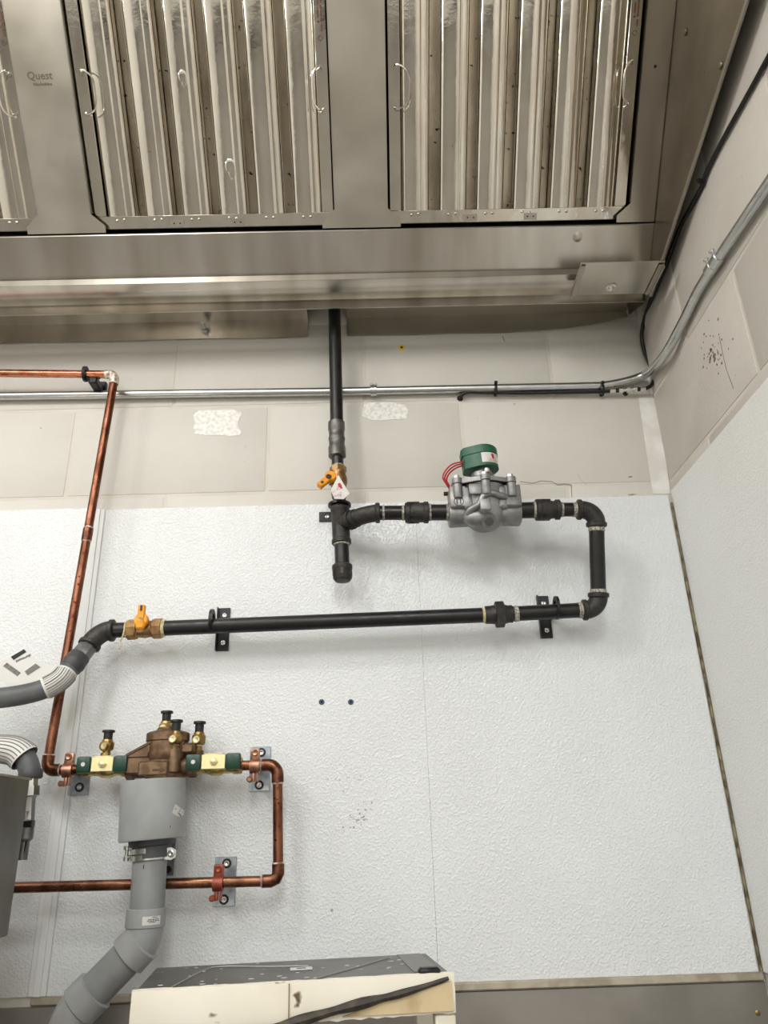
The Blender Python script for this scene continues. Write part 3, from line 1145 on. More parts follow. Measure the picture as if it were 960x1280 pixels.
# drip leg
dA, dB = at(427, 680, Y=-.06), at(428, 712, Y=-.06)
mk('nipple', pipe(MB(), dA - td * .006, dB, .0136), black_pipe, run)
dope_ring(dA + td * .001, td, run, r=.0152)
dC = at(428.3, 727, Y=-.06)
dl = (dC - at(427.7, 706, Y=-.06))
mb = MB().lathe(at(427.7, 706, Y=-.06), dl, [(0, .0170), (.002, .0190), (.009, .0190), (.011, .0176), (dl.length - .006, .0176), (dl.length - .001, .0140), (dl.length, .0)], 24)
x, y = perp(dl)
for k in range(6):
    q = x * math.cos(k * 1.047) + y * math.sin(k * 1.047)
    mb.box(at(427.7, 706, Y=-.06) + dl.normalized() * .017 + q * .0175, (.012, .004, .005), Matrix((dl.normalized(), q, dl.normalized().cross(q))).transposed())
mk('cap', mb, iron, run)

# lower gas line
low = thing('gas_supply_pipe', gl(420), 'long black gas pipe running along the white panel from yellow valve to union', 'pipe')
mk('pipe', pipe(MB(), gl(200), gl(612)), black_pipe, low)
uA, uB = gl(606), gl(641)
ud = (uB - uA).normalized()
UL = (uB - uA).length
mk('union', MB().lathe(uA, ud, [(0, .0150), (.001, .0162), (.012, .0165), (.014, .0172), (UL - .012, .0172), (UL - .010, .0160), (UL - .001, .0160), (UL, .0148)], 24)
   .lathe(uA + ud * UL * .36, ud, [(0, .0215), (.0015, .0238), (.0160, .0238), (.0175, .0215)], 6, xa=(0, -.3, 1)), iron, low)
dope_ring(gl(604.5), ud, low, dope_yellow, h=.006)
mk('pipe', pipe(MB(), gl(638), LE - lx * .024), black_pipe, low)
dope_ring(gl(645), ud, low, h=.010)
# lower shutoff valve
vA, vB = gl(159), gl(204)
lv = thing('gas_valve', gl(181), 'brass gas shutoff valve with upright yellow lever on the lower gas pipe', 'valve')
L = (vB - vA).length
mk('body', MB().lathe(vA, GD, [(0, .0150), (.002, .0172), (.018, .0172), (.020, .0145), (L * .5 - .010, .0148), (L * .5, .0165), (L * .5 + .010, .0148), (L - .020, .0145), (L - .018, .0172), (L - .002, .0172), (L, .0150)], 24)
   .lathe(vA, GD, [(.002, .0188), (.016, .0188)], 8).lathe(vB, -GD, [(.002, .0188), (.016, .0188)], 8), valve_brown, lv)
hc = at(176.5, 775, Y=-.088)
mk('stem', MB().rod((hc.x, -.06, hc.z), hc, .006, 12), brass_old, lv)
tipz = at(178, 757, Y=-.090)
ad = (tipz - hc)
al = ad.length
ad.normalize()
sd = ad.cross(V((0, -1, 0))).normalized()
Rm = Matrix((ad, sd, ad.cross(sd))).transposed()
mk('lever', MB().lathe(hc + V((0, .006, 0)), (0, -1, 0), [(0, .0125), (.008, .0125), (.010, .0105), (.010, .0)], 20)
   .box(hc + ad * al * .52 + V((0, -.001, 0)), (al, .0125, .008), Rm, .0016)
   .box(hc + ad * -.009 + V((0, -.003, 0)), (.016, .016, .010), Rm, .003), yellow, lv)
mk('lever_slot', MB().box(hc + ad * al * .78 + V((0, -.0052, 0)), (.010, .0035, .001), Rm), slot_dark, lv)
mk('lever_screw', MB().lathe(hc + V((0, -.004, 0)), (0, -1, 0), [(0, .005), (.0016, .005), (.0016, .002), (.0005, .0)], 14), brass_old, lv)
# tape ends wrapped on the threads
mk('thread_tape', MB().lathe(vB - GD * .002, GD, [(0, .0168), (.002, .0158), (.006, .0150)], 18), dope_yellow, lv)
mk('thread_tape', MB().lathe(vA + GD * .001, -GD, [(0, .0168), (.003, .0150)], 18), dope_yellow, lv)
q = vA + V((0, -.015, -.004))
mk('tape_tail', MB().tube(smooth_path([q, q + V((-.001, -.003, -.012)), q + V((-.004, -.002, -.020)), q + V((-.002, -.002, -.027)), q + V((-.005, -.002, -.034))], 5), .0014, 6), dope_yellow, lv)

# flexible gas hose at the left, entering from the elbow
hose = thing('gas_hose', at(60, 855, Y=-.1), 'grey coated flexible gas hose with printed white tags at the left edge', 'hose')
g_end = gl(140)
mk('nipple', pipe(MB(), gl(134), gl(166)), black_pipe, hose)
C0 = at(122, 789, Y=-.062)
M1 = at(112, 806, Y=-.072)
mb = MB().tube([gl(143)] + arc(gl(138), C0, M1, 10), .0172, 24)
band(mb, gl(140), GD, .0200, .009)
md = (M1 - C0).normalized()
band(mb, M1, md, .0200, .009)
mk('elbow', mb, iron, hose)
F1 = at(101, 819, Y=-.082)
mk('hex_fitting', MB().lathe(M1 + md * .002, F1 - M1, [(0, .0150), (.004, .0166), ((F1 - M1).length, .0176), ((F1 - M1).length + .004, .0165)], 8), fit_grey, hose)
F2 = at(87, 836, Y=-.094)
fd = (F2 - F1).normalized()
fl_ = (F2 - F1).length
mk('hose_end', MB().lathe(F1, fd, [(0, .0165), (.002, .0182), (.014, .0190), (.016, .0198), (.021, .0198), (.023, .0186), (fl_ - .002, .0182), (fl_, .017)], 24), hose_dark, hose)
path = [F2 - fd * .002, at(76, 849, Y=-.104), at(55, 861, Y=-.112), at(30, 868, Y=-.118), at(0, 872.5, Y=-.126), at(-45, 876, Y=-.135), at(-105, 885, Y=-.14), at(-128, 912, Y=-.14), at(-105, 938, Y=-.135), at(-60, 938, Y=-.13), at(-15, 936, Y=-.125), at(16, 938, Y=-.12), at(31, 948, Y=-.12), at(37, 962, Y=-.12), at(38, 972, Y=-.12)]
hp_path = smooth_path(path, 8)
rad = [.0165] * len(hp_path)
mk('tube', MB().tube(hp_path, .0168, 24), hose_grey, hose)
# tag wrapped round the hose near its upper end
i0, i1 = 3, 17
tube_tag = mk('wrap_tag', MB().tube(hp_path[i0:i1], .0182, 24, caps=False), paper, hose)
mb = MB()
for k in range(26):
    a = 2 * math.pi * k / 26
    pts = []
    for i in range(i0 + 1, i1 - 1):
        dd = (hp_path[i + 1] - hp_path[i]).normalized()
        # direction round the hose, measured from the viewer's side
        f0 = (V((0, -1, 0)) - dd * V((0, -1, 0)).dot(dd)).normalized()
        g0 = dd.cross(f0)
        pts.append(hp_path[i] + (f0 * math.cos(a) + g0 * math.sin(a)) * .0183)
    wv = .0006 if k % 3 else .0011
    mb.tube(pts, wv, 5)
mk('tag_print', mb, ink_grey, tube_tag)
# flat flag of the same tag
Yt = -.114
flag = [at(-8, 832, Y=Yt), at(32, 811, Y=Yt), at(40, 819, Y=Yt), at(51, 830, Y=Yt), at(70, 832, Y=Yt), at(60, 848, Y=Yt), at(40, 858, Y=Yt), at(20, 858, Y=Yt), at(8, 854, Y=Yt), at(-10, 846, Y=Yt)]
fo = mk('paper_tag', MB().prism(flag, (0, .0006, 0)), paper, hose)
Yf = Yt - .0004
xr = (at(13, 821, Y=Yf) - at(33, 812, Y=Yf)).normalized()
yr = (at(26, 819, Y=Yf) - at(31, 829, Y=Yf)).normalized()
mb = MB().prism([at(13.5, 821, Y=Yf), at(30, 811.5, Y=Yf), at(33, 815, Y=Yf), at(17, 825, Y=Yf)], (0, -.0002, 0))
mk('tag_banner', mb, ink, fo)
text('tag_lettering', 'dormont', .0072, at(29.2, 822.8, Y=Yf - .0002), xr, -yr, ink, fo, .0001)
mb = MB()
rnd = random.Random(6)
for i in range(17):      # bar code
    b = i / 16
    c = at(4 + 17 * b, 833 + 12 * b, Y=Yf)
    mb.prism([c, at(4 + 17 * b + 4.5, 833 + 12 * b - 4.5, Y=Yf), at(4 + 17 * b + 4.5 + rnd.uniform(.3, .8), 833 + 12 * b - 4.2, Y=Yf), c + V((.0008, 0, -.0003))], (0, -.0002, 0))
mk('tag_bar_code', mb, ink, fo)
mb = MB()
for i in range(7):
    p, q = at(31 + i * .55, 839.5 + i * .75, Y=Yf), at(45 + i * .9, 829.5 + i * .7, Y=Yf)
    dd = (q - p).normalized()
    nn = V((-dd.z, 0, dd.x)) * .0005
    mb.prism([p - nn, q - nn, q + nn, p + nn], (0, -.0002, 0))
mk('tag_print', mb, ink_grey, fo)
# tag round the lower end
j0, j1 = len(hp_path) - 40, len(hp_path) - 16
cuff = MB().tube(hp_path[j0:j1], [.0196 + .004 * (i / (j1 - j0)) for i in range(j1 - j0)], 24, caps=False)
cf = mk('wrap_tag', cuff, paper, hose)
mb = MB()
for k in range(24):
    a = 2 * math.pi * k / 24
    pts = []
    for i in range(j0 + 1, j1 - 1):
        dd = (hp_path[i + 1] - hp_path[i]).normalized()
        f0 = (V((0, -1, 0)) - dd * V((0, -1, 0)).dot(dd)).normalized()
        g0 = dd.cross(f0)
        pts.append(hp_path[i] + (f0 * math.cos(a) + g0 * math.sin(a)) * (.0198 + .004 * ((i - j0) / (j1 - j0))))
    mb.tube(pts, .0009, 5)
mk('tag_print', mb, ink_grey, cf)
e2 = hp_path[-1]
bx = at(36, 1008, Y=-.12)
d2 = (bx - e2).normalized()
l2 = (bx - e2).length
mk('hose_end', MB().lathe(e2 - d2 * .012, d2, [(0, .0172), (.002, .0184), (.012, .0184), (.014, .0172)], 24), hose_dark, hose)
mk('hex_fitting', MB().lathe(e2 + d2 * .001, d2, [(0, .0125), (.012, .0125), (.0125, .0155), (.027, .0155), (.028, .012), (.032, .010), (l2 + .02, .010)], 8), galv, hose)
vz = at(33, 1030, Y=-.12)
mk('cock_body', MB().lathe(at(35, 1014, Y=-.12), (0, 0, -1), [(0, .010), (.012, .010), (.014, .013), (.040, .013), (.044, .009), (.07, .009)], 16), fit_grey, hose)
mk('cock_lever', MB().box(at(35, 1030, Y=-.127), (.016, .012, .010), bev=.001)
   .prism([at(29, 1037, Y=-.127), at(37, 1037, Y=-.127), at(37, 1042, Y=-.127), at(33, 1054, Y=-.127), at(31.5, 1062, Y=-.127), at(29.5, 1069, Y=-.127), at(25, 1069, Y=-.127), at(25, 1050, Y=-.127)], (0, .006, 0)), black_paint, hose)

# ------------------------------------------------------------------ solenoid valve
VC = at(605, 638, Y=YU)
sv = thing('solenoid_valve', VC, 'cast aluminium gas solenoid valve with a green coil and red wires', 'valve')


def lv_(x, y, z):
    return VC + V((x, y, z))


mb = MB()
# bowl-shaped middle, with octagonal ports left and right
mb.lathe(lv_(0, 0, -.040), (0, 0, 1), [(0, .010), (.004, .022), (.012, .031), (.024, .037), (.040, .041), (.070, .043), (.078, .046)], 32)
hx = (VR.x - VL.x) / 2
for s in (-1, 1):
    mb.lathe(lv_(s * .020, 0, -.006), (s, 0, 0), [(0, .022), (.004, .024), (hx - .020 - .003, .0255), (hx - .020, .0235)], 8, ph=math.pi / 8)
    # square pad above the port
    mb.box(lv_(s * (hx - .0165), -.010, .016), (.031, .046, .042), bev=.002)
    mb.box(lv_(s * (hx - .035), -.012, .014), (.02, .044, .046), bev=.006, seg=2)
# curved ridge across the front and the round belly under it
mb.tube(smooth_path([lv_(-.036, -.028, -.018), lv_(-.029, -.036, -.012), lv_(-.014, -.040, -.004), lv_(-.006, -.042, .010), lv_(.008, -.043, .016), lv_(.024, -.040, .013), lv_(.037, -.032, .012)], 5), .0062, 12)
mb.ball(lv_(-.017, -.020, -.022), .021, 18, 12, (1.25, .8, .8))
mk('body', mb, alu, sv, 45)
# recessed faces, bottom plug
mk('plug_boss', MB().ring(lv_(.002, -.030, -.032), (0, -.75, -.66), .0062, .0135, .014, 22), alu, sv)
mk('plug_bore', MB().lathe(lv_(.002, -.031, -.033), (0, -.75, -.66), [(-.004, .0085), (.0075, .0085), (.0076, .0)], 6), alu_dark, sv)  # solid darker hexagon, the bore's shade put into its colour
mb = MB()
mb.box(lv_(-.020, -.0445, .024), (.024, .006, .022), bev=.004, seg=2)
mb.box(lv_(-.004, -.0475, -.008), (.020, .006, .022), bev=.003, seg=2)
mk('face_pads', mb, alu, sv)
# cover flange with four bolted ears and a middle ear
mb = MB()
P = [(-.060, -.026), (-.052, -.034), (-.018, -.046), (0, -.050), (.018, -.046), (.050, -.034), (.058, -.026), (.058, .030), (.050, .040), (-.052, .040), (-.060, .030)]
mb.prism([lv_(x, y, .040) for x, y in P], (0, 0, .0085))
mb.lathe(lv_(0, 0, .048), (0, 0, 1), [(0, .046), (.005, .042), (.010, .028), (.014, .020), (.026, .0185), (.026, .014)], 32)
mk('cover', mb, alu, sv)
mk('gasket', MB().prism([lv_(x * 1.01, y * 1.01, .0385) for x, y in P], (0, 0, .0016)), rubber, sv)
for (x, y) in [(-.050, -.032), (0, -.045), (.049, -.032), (-.050, .034), (.049, .034)]:
    b = mk('boss', MB().lathe(lv_(x, y, .012), (0, 0, 1), [(0, .0075), (.003, .0090), (.0265, .0090)], 16).lathe(lv_(x, y, .040), (0, 0, 1), [(0, .0098), (.0105, .0098)], 16), alu, sv)
    mk('bolt', MB().lathe(lv_(x, y, .050), (0, 0, 1), [(0, .0072), (.0012, .0072), (.0014, .0058), (.0065, .0058), (.0072, .004)], 6), galv, b)
# moulded mark on the left pad, upside down as cast
tx_ = text('cast_mark', '11', .013, lv_(-hx + .0165, -.0338, .0055), (-1, 0, 0), (0, 0, -1), mat('mark_alu', (50, 50, 50), 0.4, 0.6), sv, .0004)
mk('cast_ring', MB().ring(lv_(-hx + .0165, -.0335, .0055), (0, 1, 0), .0082, .0091, .0012, 28), MATS['mark_alu'], sv)
mk('side_screw', MB().rod(lv_(-hx - .006, .005, .038), lv_(-hx + .004, .005, .038), .004, 10).rod(lv_(hx + .006, .005, .038), lv_(hx - .004, .005, .038), .004, 10), rubber, sv)
# coil housing: half round with a tapered wiring end, in two halves
CC = at(600, 575, Y=YU + .002)
tilt = Matrix.Rotation(math.radians(-3), 3, 'Y')


def coil_poly(k, z):
    P = []
    for i in range(13):
        a = -math.pi * .62 + math.pi * 1.24 * i / 12
        P.append((.004 + .030 * k * math.cos(a), .030 * k * math.sin(a)))
    P += [(-.033 * k, .017 * k), (-.036 * k, .012 * k), (-.036 * k, -.012 * k), (-.033 * k, -.017 * k)]
    return [CC + tilt @ V((x, y, z)) for x, y in P]


up1 = tilt @ V((0, 0, 1))
mb = MB()
mb.prism(coil_poly(.97, -.024), up1 * .0265)
coil = mk('coil_housing', mb, coil_green, sv)
mb = MB().prism(coil_poly(1.02, .003), up1 * .014)
mb.prism(coil_poly(.94, .016), up1 * .004)
mk('coil_cap', mb, coil_green, sv)
mk('neck', MB().lathe(CC + V((.004, 0, -.040)), (0, 0, 1), [(0, .021), (.006, .0205), (.008, .0165), (.017, .016)], 20), alu, sv)
mk('neck_nut', MB().lathe(CC + V((.007, -.024, -.037)), (-.05, -.3, 1), [(0, .006), (.006, .006), (.008, .0045)], 10), chrome, sv)
# white label wrapped on the round front
lab = MB()
vs, fs = [], []
n = 10
for i in range(n + 1):
    a = -math.pi * .56 + math.pi * .42 * i / n
    for z in (-.019, .0015):
        vs.append(CC + tilt @ V((.004 + .0297 * math.cos(a), .0297 * math.sin(a), z)))
for i in range(n):
    fs.append((2 * i, 2 * i + 2, 2 * i + 3, 2 * i + 1))
lab.add(vs, fs)
lo = mk('coil_label', lab, paper, sv)


def on_coil(a, z, r=.0300):
    return CC + tilt @ V((.004 + r * math.cos(a), r * math.sin(a), z))


mb = MB()
a0, z0 = -1.02, -.0055
star = [(-.10, .0025), (-.05, .0040), (0, .0055), (.06, .0035), (.13, .0035), (.10, -.0005), (.14, -.0045), (.06, -.0050), (.02, -.0055), (-.04, -.0045), (-.05, -.001)]
mb.add([on_coil(a0, z0, .0302)] + [on_coil(a0 + a * 1.15, z0 + z, .0302) for a, z in star], [(0, i + 1, (i + 1) % len(star) + 1) for i in range(len(star))])
mk('label_emblem', mb, ink_red, lo)
mb = MB()
for (z, s, e) in [(-.0125, -1.35, -.75), (-.0150, -1.3, -.7), (-.0172, -1.4, -.65)]:
    for i in range(9):
        a, b = s + (e - s) * i / 9, s + (e - s) * (i + .7) / 9
        mb.add([on_coil(a, z, .0302), on_coil(b, z, .0302), on_coil(b, z + .0009, .0302), on_coil(a, z + .0009, .0302)], [(0, 1, 2, 3)])
mk('label_print', mb, ink_pale, lo)
for i in range(3):
    p0 = CC + tilt @ V((-.034, -.010 + .004 * i, -.006 - .002 * i))
    o = V((0, .004 * i, 0))
    pts = [p0, at(566 + i * 2, 580 + i * 1.5, Y=YU - .006) + o, at(557 + i * 2.4, 588 + i, Y=YU) + o, at(553.5 + i * 2.6, 597 + i * .6, Y=YU) + o, at(558 + i * 2, 605, Y=YU + .004) + o, at(563 + i * .8, 613, Y=YU + .012) + o]
    mk('wire', MB().tube(smooth_path(pts, 7), .0016, 8), wire_red, sv)


# ------------------------------------------------------------------ black pipe brackets
def make_bracket(ring_dx):
    b = thing('pipe_bracket', (0, 0, 0), '', 'bracket', 'black brackets holding the gas pipes')
    hgt, wid = .078, .020
    mk('strip', MB().box((0, -.0015, 0), (wid, .003, hgt), bev=.0006).box((-wid / 2 + .001, -.005, 0), (.002, .008, hgt)), black_paint, b)
    return b


br = thing('pipe_bracket', (0, 0, 0), 'black split-ring bracket on the lower gas pipe beside the yellow lever valve', 'bracket', 'black brackets holding the gas pipes')
mk('strip', MB().box((0.000, -.0018, 0), (.0225, .0030, .082), bev=.0005).box((-.0112, -.006, 0), (.0020, .010, .082)), black_paint, br)
mk('ring', MB().ring((-.010, -.057, 0.002), (1, 0, 0), .0138, .0215, .005, 28).box((-.010, -.022, 0.002), (.005, .042, .016)), black_paint, br)
for z in (.026, -.026):
    mk('screw', MB().lathe((0.001, -.0033, z), (0, -1, 0), [(0, .0048), (.0012, .0046), (.0018, .003), (.0012, .0016), (.0012, 0)], 12), galv, br)
b1 = at(279.5, 787, Y=-PT)
br.location = (b1.x, -PT, b1.z)
b2 = at(680.5, 771.5, Y=-PT)
br2 = copy_tree(br, (b2.x, -PT, b2.z), None, 'black split-ring bracket on the lower gas pipe beside the union')
for ch in br2.children:
    if ch.name.startswith('ring'):
        ch.location.x += .021
# lying bracket behind the tee, its ring seen as the dark collar above it
br3 = thing('pipe_bracket', at(420, 646, Y=-PT), 'black bracket with a round collar behind the drip tee', 'bracket', 'black brackets holding the gas pipes')
c = at(424, 646, Y=-PT)
mk('strip', MB().box((c.x, -PT - .0018, c.z), (.080, .0030, .0205), bev=.0005), black_paint, br3)
rc_ = at(424.5, 631.5, Y=-.06)
mk('collar', MB().ring(rc_, (0, 0, 1), .0135, .0222, .0045, 28).box((rc_.x, -.031, rc_.z), (.018, .052, .0045)), black_paint, br3)
q = at(409, 646, Y=-PT - .003)
mk('screw', MB().lathe(q, (0, -1, 0), [(0, .0044), (.0012, .0042), (.0018, .003), (.0012, .0015), (.0012, 0)], 12), galv, br3)

# ------------------------------------------------------------------ copper pipes
CR = 0.0082
CB = V((-0.5592, -0.06, 1.6107))       # lower corner of the upper run
CT = at(144, 468, Y=-.050)             # upper corner
CE = at(0, 466.5, Y=-.050)
cd_ = (CB - CT).normalized()
le = (CE - CT).normalized()
cu1 = thing('copper_pipe', CB, 'tall leaning copper water pipe turning a corner under the hood and at the valve', 'pipe')
mk('pipe', MB().rod(CT + le * .016, CT + le * .9, CR, 18), copper_bright, cu1)
mk('elbow', MB().tube([CT + le * .020] + arc(CT + le * .014, CT, CT + cd_ * .014, 8) + [CT + cd_ * .024], .0098, 18), solder, cu1)
midp = CT.lerp(CB, .455)
mk('pipe', MB().rod(CT + cd_ * .018, midp, CR, 18), copper_old, cu1)
mk('coupling', MB().lathe(midp - cd_ * .010, cd_, [(0, .0085), (.001, .0096), (.024, .0096), (.025, .0085)], 18), copper_fit, cu1)
mk('solder_ring', MB().lathe(midp - cd_ * .013, cd_, [(0, .0083), (.003, .0094), (.004, .0083)], 14), solder, cu1)
mk('solder_ring', MB().lathe(midp + cd_ * .014, cd_, [(0, .0083), (.002, .0094), (.004, .0083)], 14), solder, cu1)
mk('pipe', MB().rod(midp, CB - cd_ * .016, CR, 18), copper_old, cu1)
LJ = at(110, 961.5, Y=-.06)            # toward the first ball valve
l1 = (LJ - CB).normalized()
mk('elbow', MB().tube([CB - cd_ * .024] + arc(CB - cd_ * .014, CB, CB + l1 * .014, 8) + [CB + l1 * .022], .0102, 18), copper_fit, cu1)
mk('solder_ring', MB().lathe(CB - cd_ * .026, cd_, [(0, .0083), (.002, .0096), (.004, .0083)], 14), solder, cu1)
mk('solder_ring', MB().lathe(CB + l1 * .021, l1, [(0, .0083), (.002, .0096), (.003, .0083)], 14), solder, cu1)
mk('pipe', MB().rod(CB + l1 * .014, LJ + l1 * .01, CR, 18), copper_old, cu1)

cu2 = thing('copper_pipe', at(347.5, 1100, Y=-.06), 'brown copper pipe looping down from the second ball valve and back behind the drain pipe', 'pipe')
RS = at(300, 957, Y=-.06)
RC = at(347, 956, Y=-.06)
RB = at(347.8, 1101, Y=-.06)
LX = at(-60, 1111.5, Y=-.06)
xd1 = (RC - RS).normalized()
zd1 = (RB - RC).normalized()
xd2 = (LX - RB).normalized()
mk('pipe', MB().rod(RS, RC - xd1 * .016, CR, 18), copper_old, cu2)
mk('elbow', MB().tube([RC - xd1 * .026] + arc(RC - xd1 * .016, RC, RC + zd1 * .016, 8) + [RC + zd1 * .028], .0102, 18), copper_fit, cu2)
mk('pipe', MB().rod(RC + zd1 * .02, RB - zd1 * .014, CR, 18), copper_old, cu2)
mk('elbow', MB().tube([RB - zd1 * .024, RB - zd1 * .011, RB - zd1 * .003 + xd2 * .004, RB + xd2 * .012, RB + xd2 * .026], .0100, 18), copper_fit, cu2)
mk('solder_ring', MB().lathe(RB - zd1 * .027, zd1, [(0, .0083), (.002, .0100), (.004, .0083)], 14), solder, cu2)
mk('solder_ring', MB().lathe(RB + xd2 * .023, xd2, [(0, .0083), (.002, .0106), (.005, .0083)], 14), solder, cu2)
mk('solder_ring', MB().lathe(RC + zd1 * .027, zd1, [(0, .0083), (.002, .0098), (.004, .0083)], 14), solder, cu2)
mk('solder_ring', MB().lathe(RC - xd1 * .03, xd1, [(0, .0083), (.002, .0098), (.004, .0083)], 14), solder, cu2)
mk('pipe', MB().rod(RB + xd2 * .02, LX, CR, 18), copper_brown, cu2)

# black hanger at the upper copper corner
hg = thing('pipe_hanger', at(112, 475, Y=0), 'black plastic hanger holding the copper pipe just below the hood', 'hanger')
hc = CT + le * .062
mk('ring', MB().ring(hc, le, .0084, .0165, .005, 24), black_paint, hg)
w0 = at(117, 482, Y=0)
mk('stem', MB().prism([(hc.x - .002, -.055, hc.z - .010), (hc.x + .026, -.050, hc.z - .006), (hc.x + .030, -.046, hc.z + .004), (hc.x + .018, -.046, hc.z + .010), (hc.x + .012, -.046, hc.z + .002)], (0, .012, 0))
   .box((hc.x + .016, -.026, hc.z - .013), (.018, .048, .018), bev=.003).box((hc.x + .016, -.005, hc.z - .010), (.026, .010, .036), bev=.002), black_paint, hg)


# copper-coated clamps on zinc plates
def make_clamp(mt, short=False):
    t = thing('pipe_clamp', (0, 0, 0), '', 'clamp', 'split pipe clamps on zinc plates')
    if short:
        mk('plate', MB().box((0, -.0015, -.0175), (.036, .003, .039), bev=.0006), zinc, t)
    else:
        mk('plate', MB().box((0, -.0015, 0), (.036, .003, .074), bev=.0006), zinc, t)
    for z, x in ((-.024, .002),) if short else ((.027, .002), (-.027, 0)):
        s = mk('screw', MB().ring((x, -.0035, z), (0, 1, 0), .004, .0078, .0016, 18), rubber, t)
        mk('screw_head', MB().lathe((x, -.0035, z), (0, -1, 0), [(0, .0046), (.0018, .0044), (.0018, .0020), (.0006, 0)], 12), galv, s)
    mk('stand_off', MB().rod((-.002, -.003, 0), (-.002, -.052, 0), .005, 12), mt, t)
    mk('clamp_band', MB().ring((0, -.0575, 0), (1, 0, 0), .0083, .0118, .016, 24)
       .box((0, -.0575, .018), (.016, .010, .020), bev=.003, seg=2).box((-.002, -.0575, -.017), (.006, .007, .016), bev=.002, seg=2).box((.005, -.0575, -.017), (.003, .010, .016), bev=.001), mt, t)
    mk('clamp_bolt', MB().lathe((0, -.062, .021), (0, -1, 0), [(0, .0058), (.002, .0056), (.003, .004), (.0022, .0018), (.0022, 0)], 14), mt, t)
    mk('clamp_bolt', MB().lathe((-.008, -.0575, -.021), (0, -1, 0), [(-.006, .0048), (.006, .0048), (.008, .003)], 14), mt, t)
    return t


c1 = make_clamp(clamp_copper, True)
c2 = make_clamp(clamp_copper)
c1['label'] = 'copper clamp on a zinc plate beside the leaning pipe, left of the first ball valve'
pos = at(101, 966, Y=-PT)
c1.location = (pos.x, -PT, pos.z)
pos2 = at(325, 961, Y=-PT)
c2.location = (pos2.x, -PT, pos2.z)
c2['label'] = 'copper clamp on a zinc plate at the corner next to the second ball valve'
c3 = make_clamp(clamp_red)
c3['label'] = 'reddish clamp on a zinc plate holding the lower horizontal copper pipe'
pos3 = at(281.5, 1101.5, Y=-PT)
c3.location = (pos3.x, -PT, pos3.z)


# ------------------------------------------------------------------ backflow preventer and ball valves
BL_ = at(164, 958, Y=-.06)
BR_ = at(240, 957, Y=-.06)
BC = at(203, 957.5, Y=-.06)
bf = thing('backflow_preventer', BC, 'bronze backflow preventer with three capped test cocks above the grey drain cup', 'valve')


def b_(x, y, z):
    return BC + V((x, y, z))


mb = MB()
mb.rod(b_(-.055, 0, -.002), b_(.055, 0, -.002), .0165, 20)
mb.lathe(b_(.006, -.002, -.022), (0, 0, 1), [(0, .030), (.004, .032), (.030, .031), (.034, .034), (.042, .034)], 28)
mb.box(b_(-.034, -.016, .000), (.040, .020, .026), bev=.002)
mb.box(b_(-.006, -.030, -.006), (.050, .010, .024), bev=.003)
mb.lathe(b_(-.060, 0, -.002), (1, 0, 0), [(0, .014), (.002, .019), (.014, .019), (.016, .016)], 8)
mb.lathe(b_(.060, 0, -.002), (-1, 0, 0), [(0, .014), (.002, .018), (.014, .018), (.016, .016)], 8)
mb.lathe(b_(.004, -.002, -.030), (0, 0, 1), [(0, .026), (.01, .030)], 24)
mk('body', mb, bronze, bf)
mk('cast_arrow', MB().prism([b_(-.006, -.0357, -.010), b_(.006, -.0357, -.010), b_(.006, -.0357, -.013), b_(.014, -.0357, -.0085), b_(.006, -.0357, -.004), b_(.006, -.0357, -.007), b_(-.006, -.0357, -.007)], (0, -.0008, 0)), bronze_dark, bf)
# stepped cover with a sloping left shoulder
mb = MB()
mb.prism([b_(-.054, -.024, .014), b_(-.012, -.024, .014), b_(-.012, -.024, .040), b_(-.018, -.024, .036), b_(-.054, -.024, .018)], (0, .046, 0))
mb.lathe(b_(.006, 0, .018), (0, 0, 1), [(0, .034), (.020, .034), (.022, .036), (.034, .036), (.036, .033), (.040, .020), (.044, .018)], 28)
mb.box(b_(.040, -.004, .026), (.030, .026, .018), bev=.004)
mk('cover', mb, bronze, bf)
mk('shoulder_edge', MB().prism([b_(-.056, -.026, .018), b_(-.018, -.026, .038), b_(-.014, -.026, .036), b_(-.054, -.026, .015)], (0, .050, 0)), bronze_dark, bf)


def test_cock(px, y0, ybase, Y, par, lab=None, face=1):
    """px: axis pixel x, y0: cap top pixel, ybase: foot pixel"""
    topp, foot = at(px, y0, Y=Y), at(px, ybase, Y=Y)
    H = topp.z - foot.z
    p = V((foot.x, Y, foot.z))
    body = mk('test_cock', MB().lathe(p, (0, 0, 1), [(0, .00666), (H * .16, .00717), (H * .18, .00614), (H * .22, .00614), (H * .24, .00947), (H * .28, .01101), (H * .47, .01178), (H * .53, .01152), (H * .56, .00960), (H * .64, .00870)], 16)
              .lathe(p + V((-.001, -.006, H * .38)), (-.15 * face, -1, 0), [(0, .00794), (.005, .00794), (.006, .00666), (.0075, .00666), (.0075, .00256), (.006, 0)], 14), brass_old, par)
    mk('cock_screw', MB().lathe(p + V((-.001, -.0135, H * .38)), (-.15 * face, -1, 0), [(0, .00589), (.0012, .00563), (.0012, .00154), (.0002, 0)], 12), brass_pale, body)
    mk('dust_cap', MB().lathe(p + V((0, 0, H * .61)), (0, 0, 1), [(0, .00742), (H * .30, .00768), (H * .31, .01050), (H * .37, .01075), (H * .39, .01024)], 16), rubber, body)
    mk('tape_band', MB().lathe(p + V((0, 0, H * .19)), (0, 0, 1), [(0, .00666), (H * .05, .00691)], 14), solder, body)
    return body


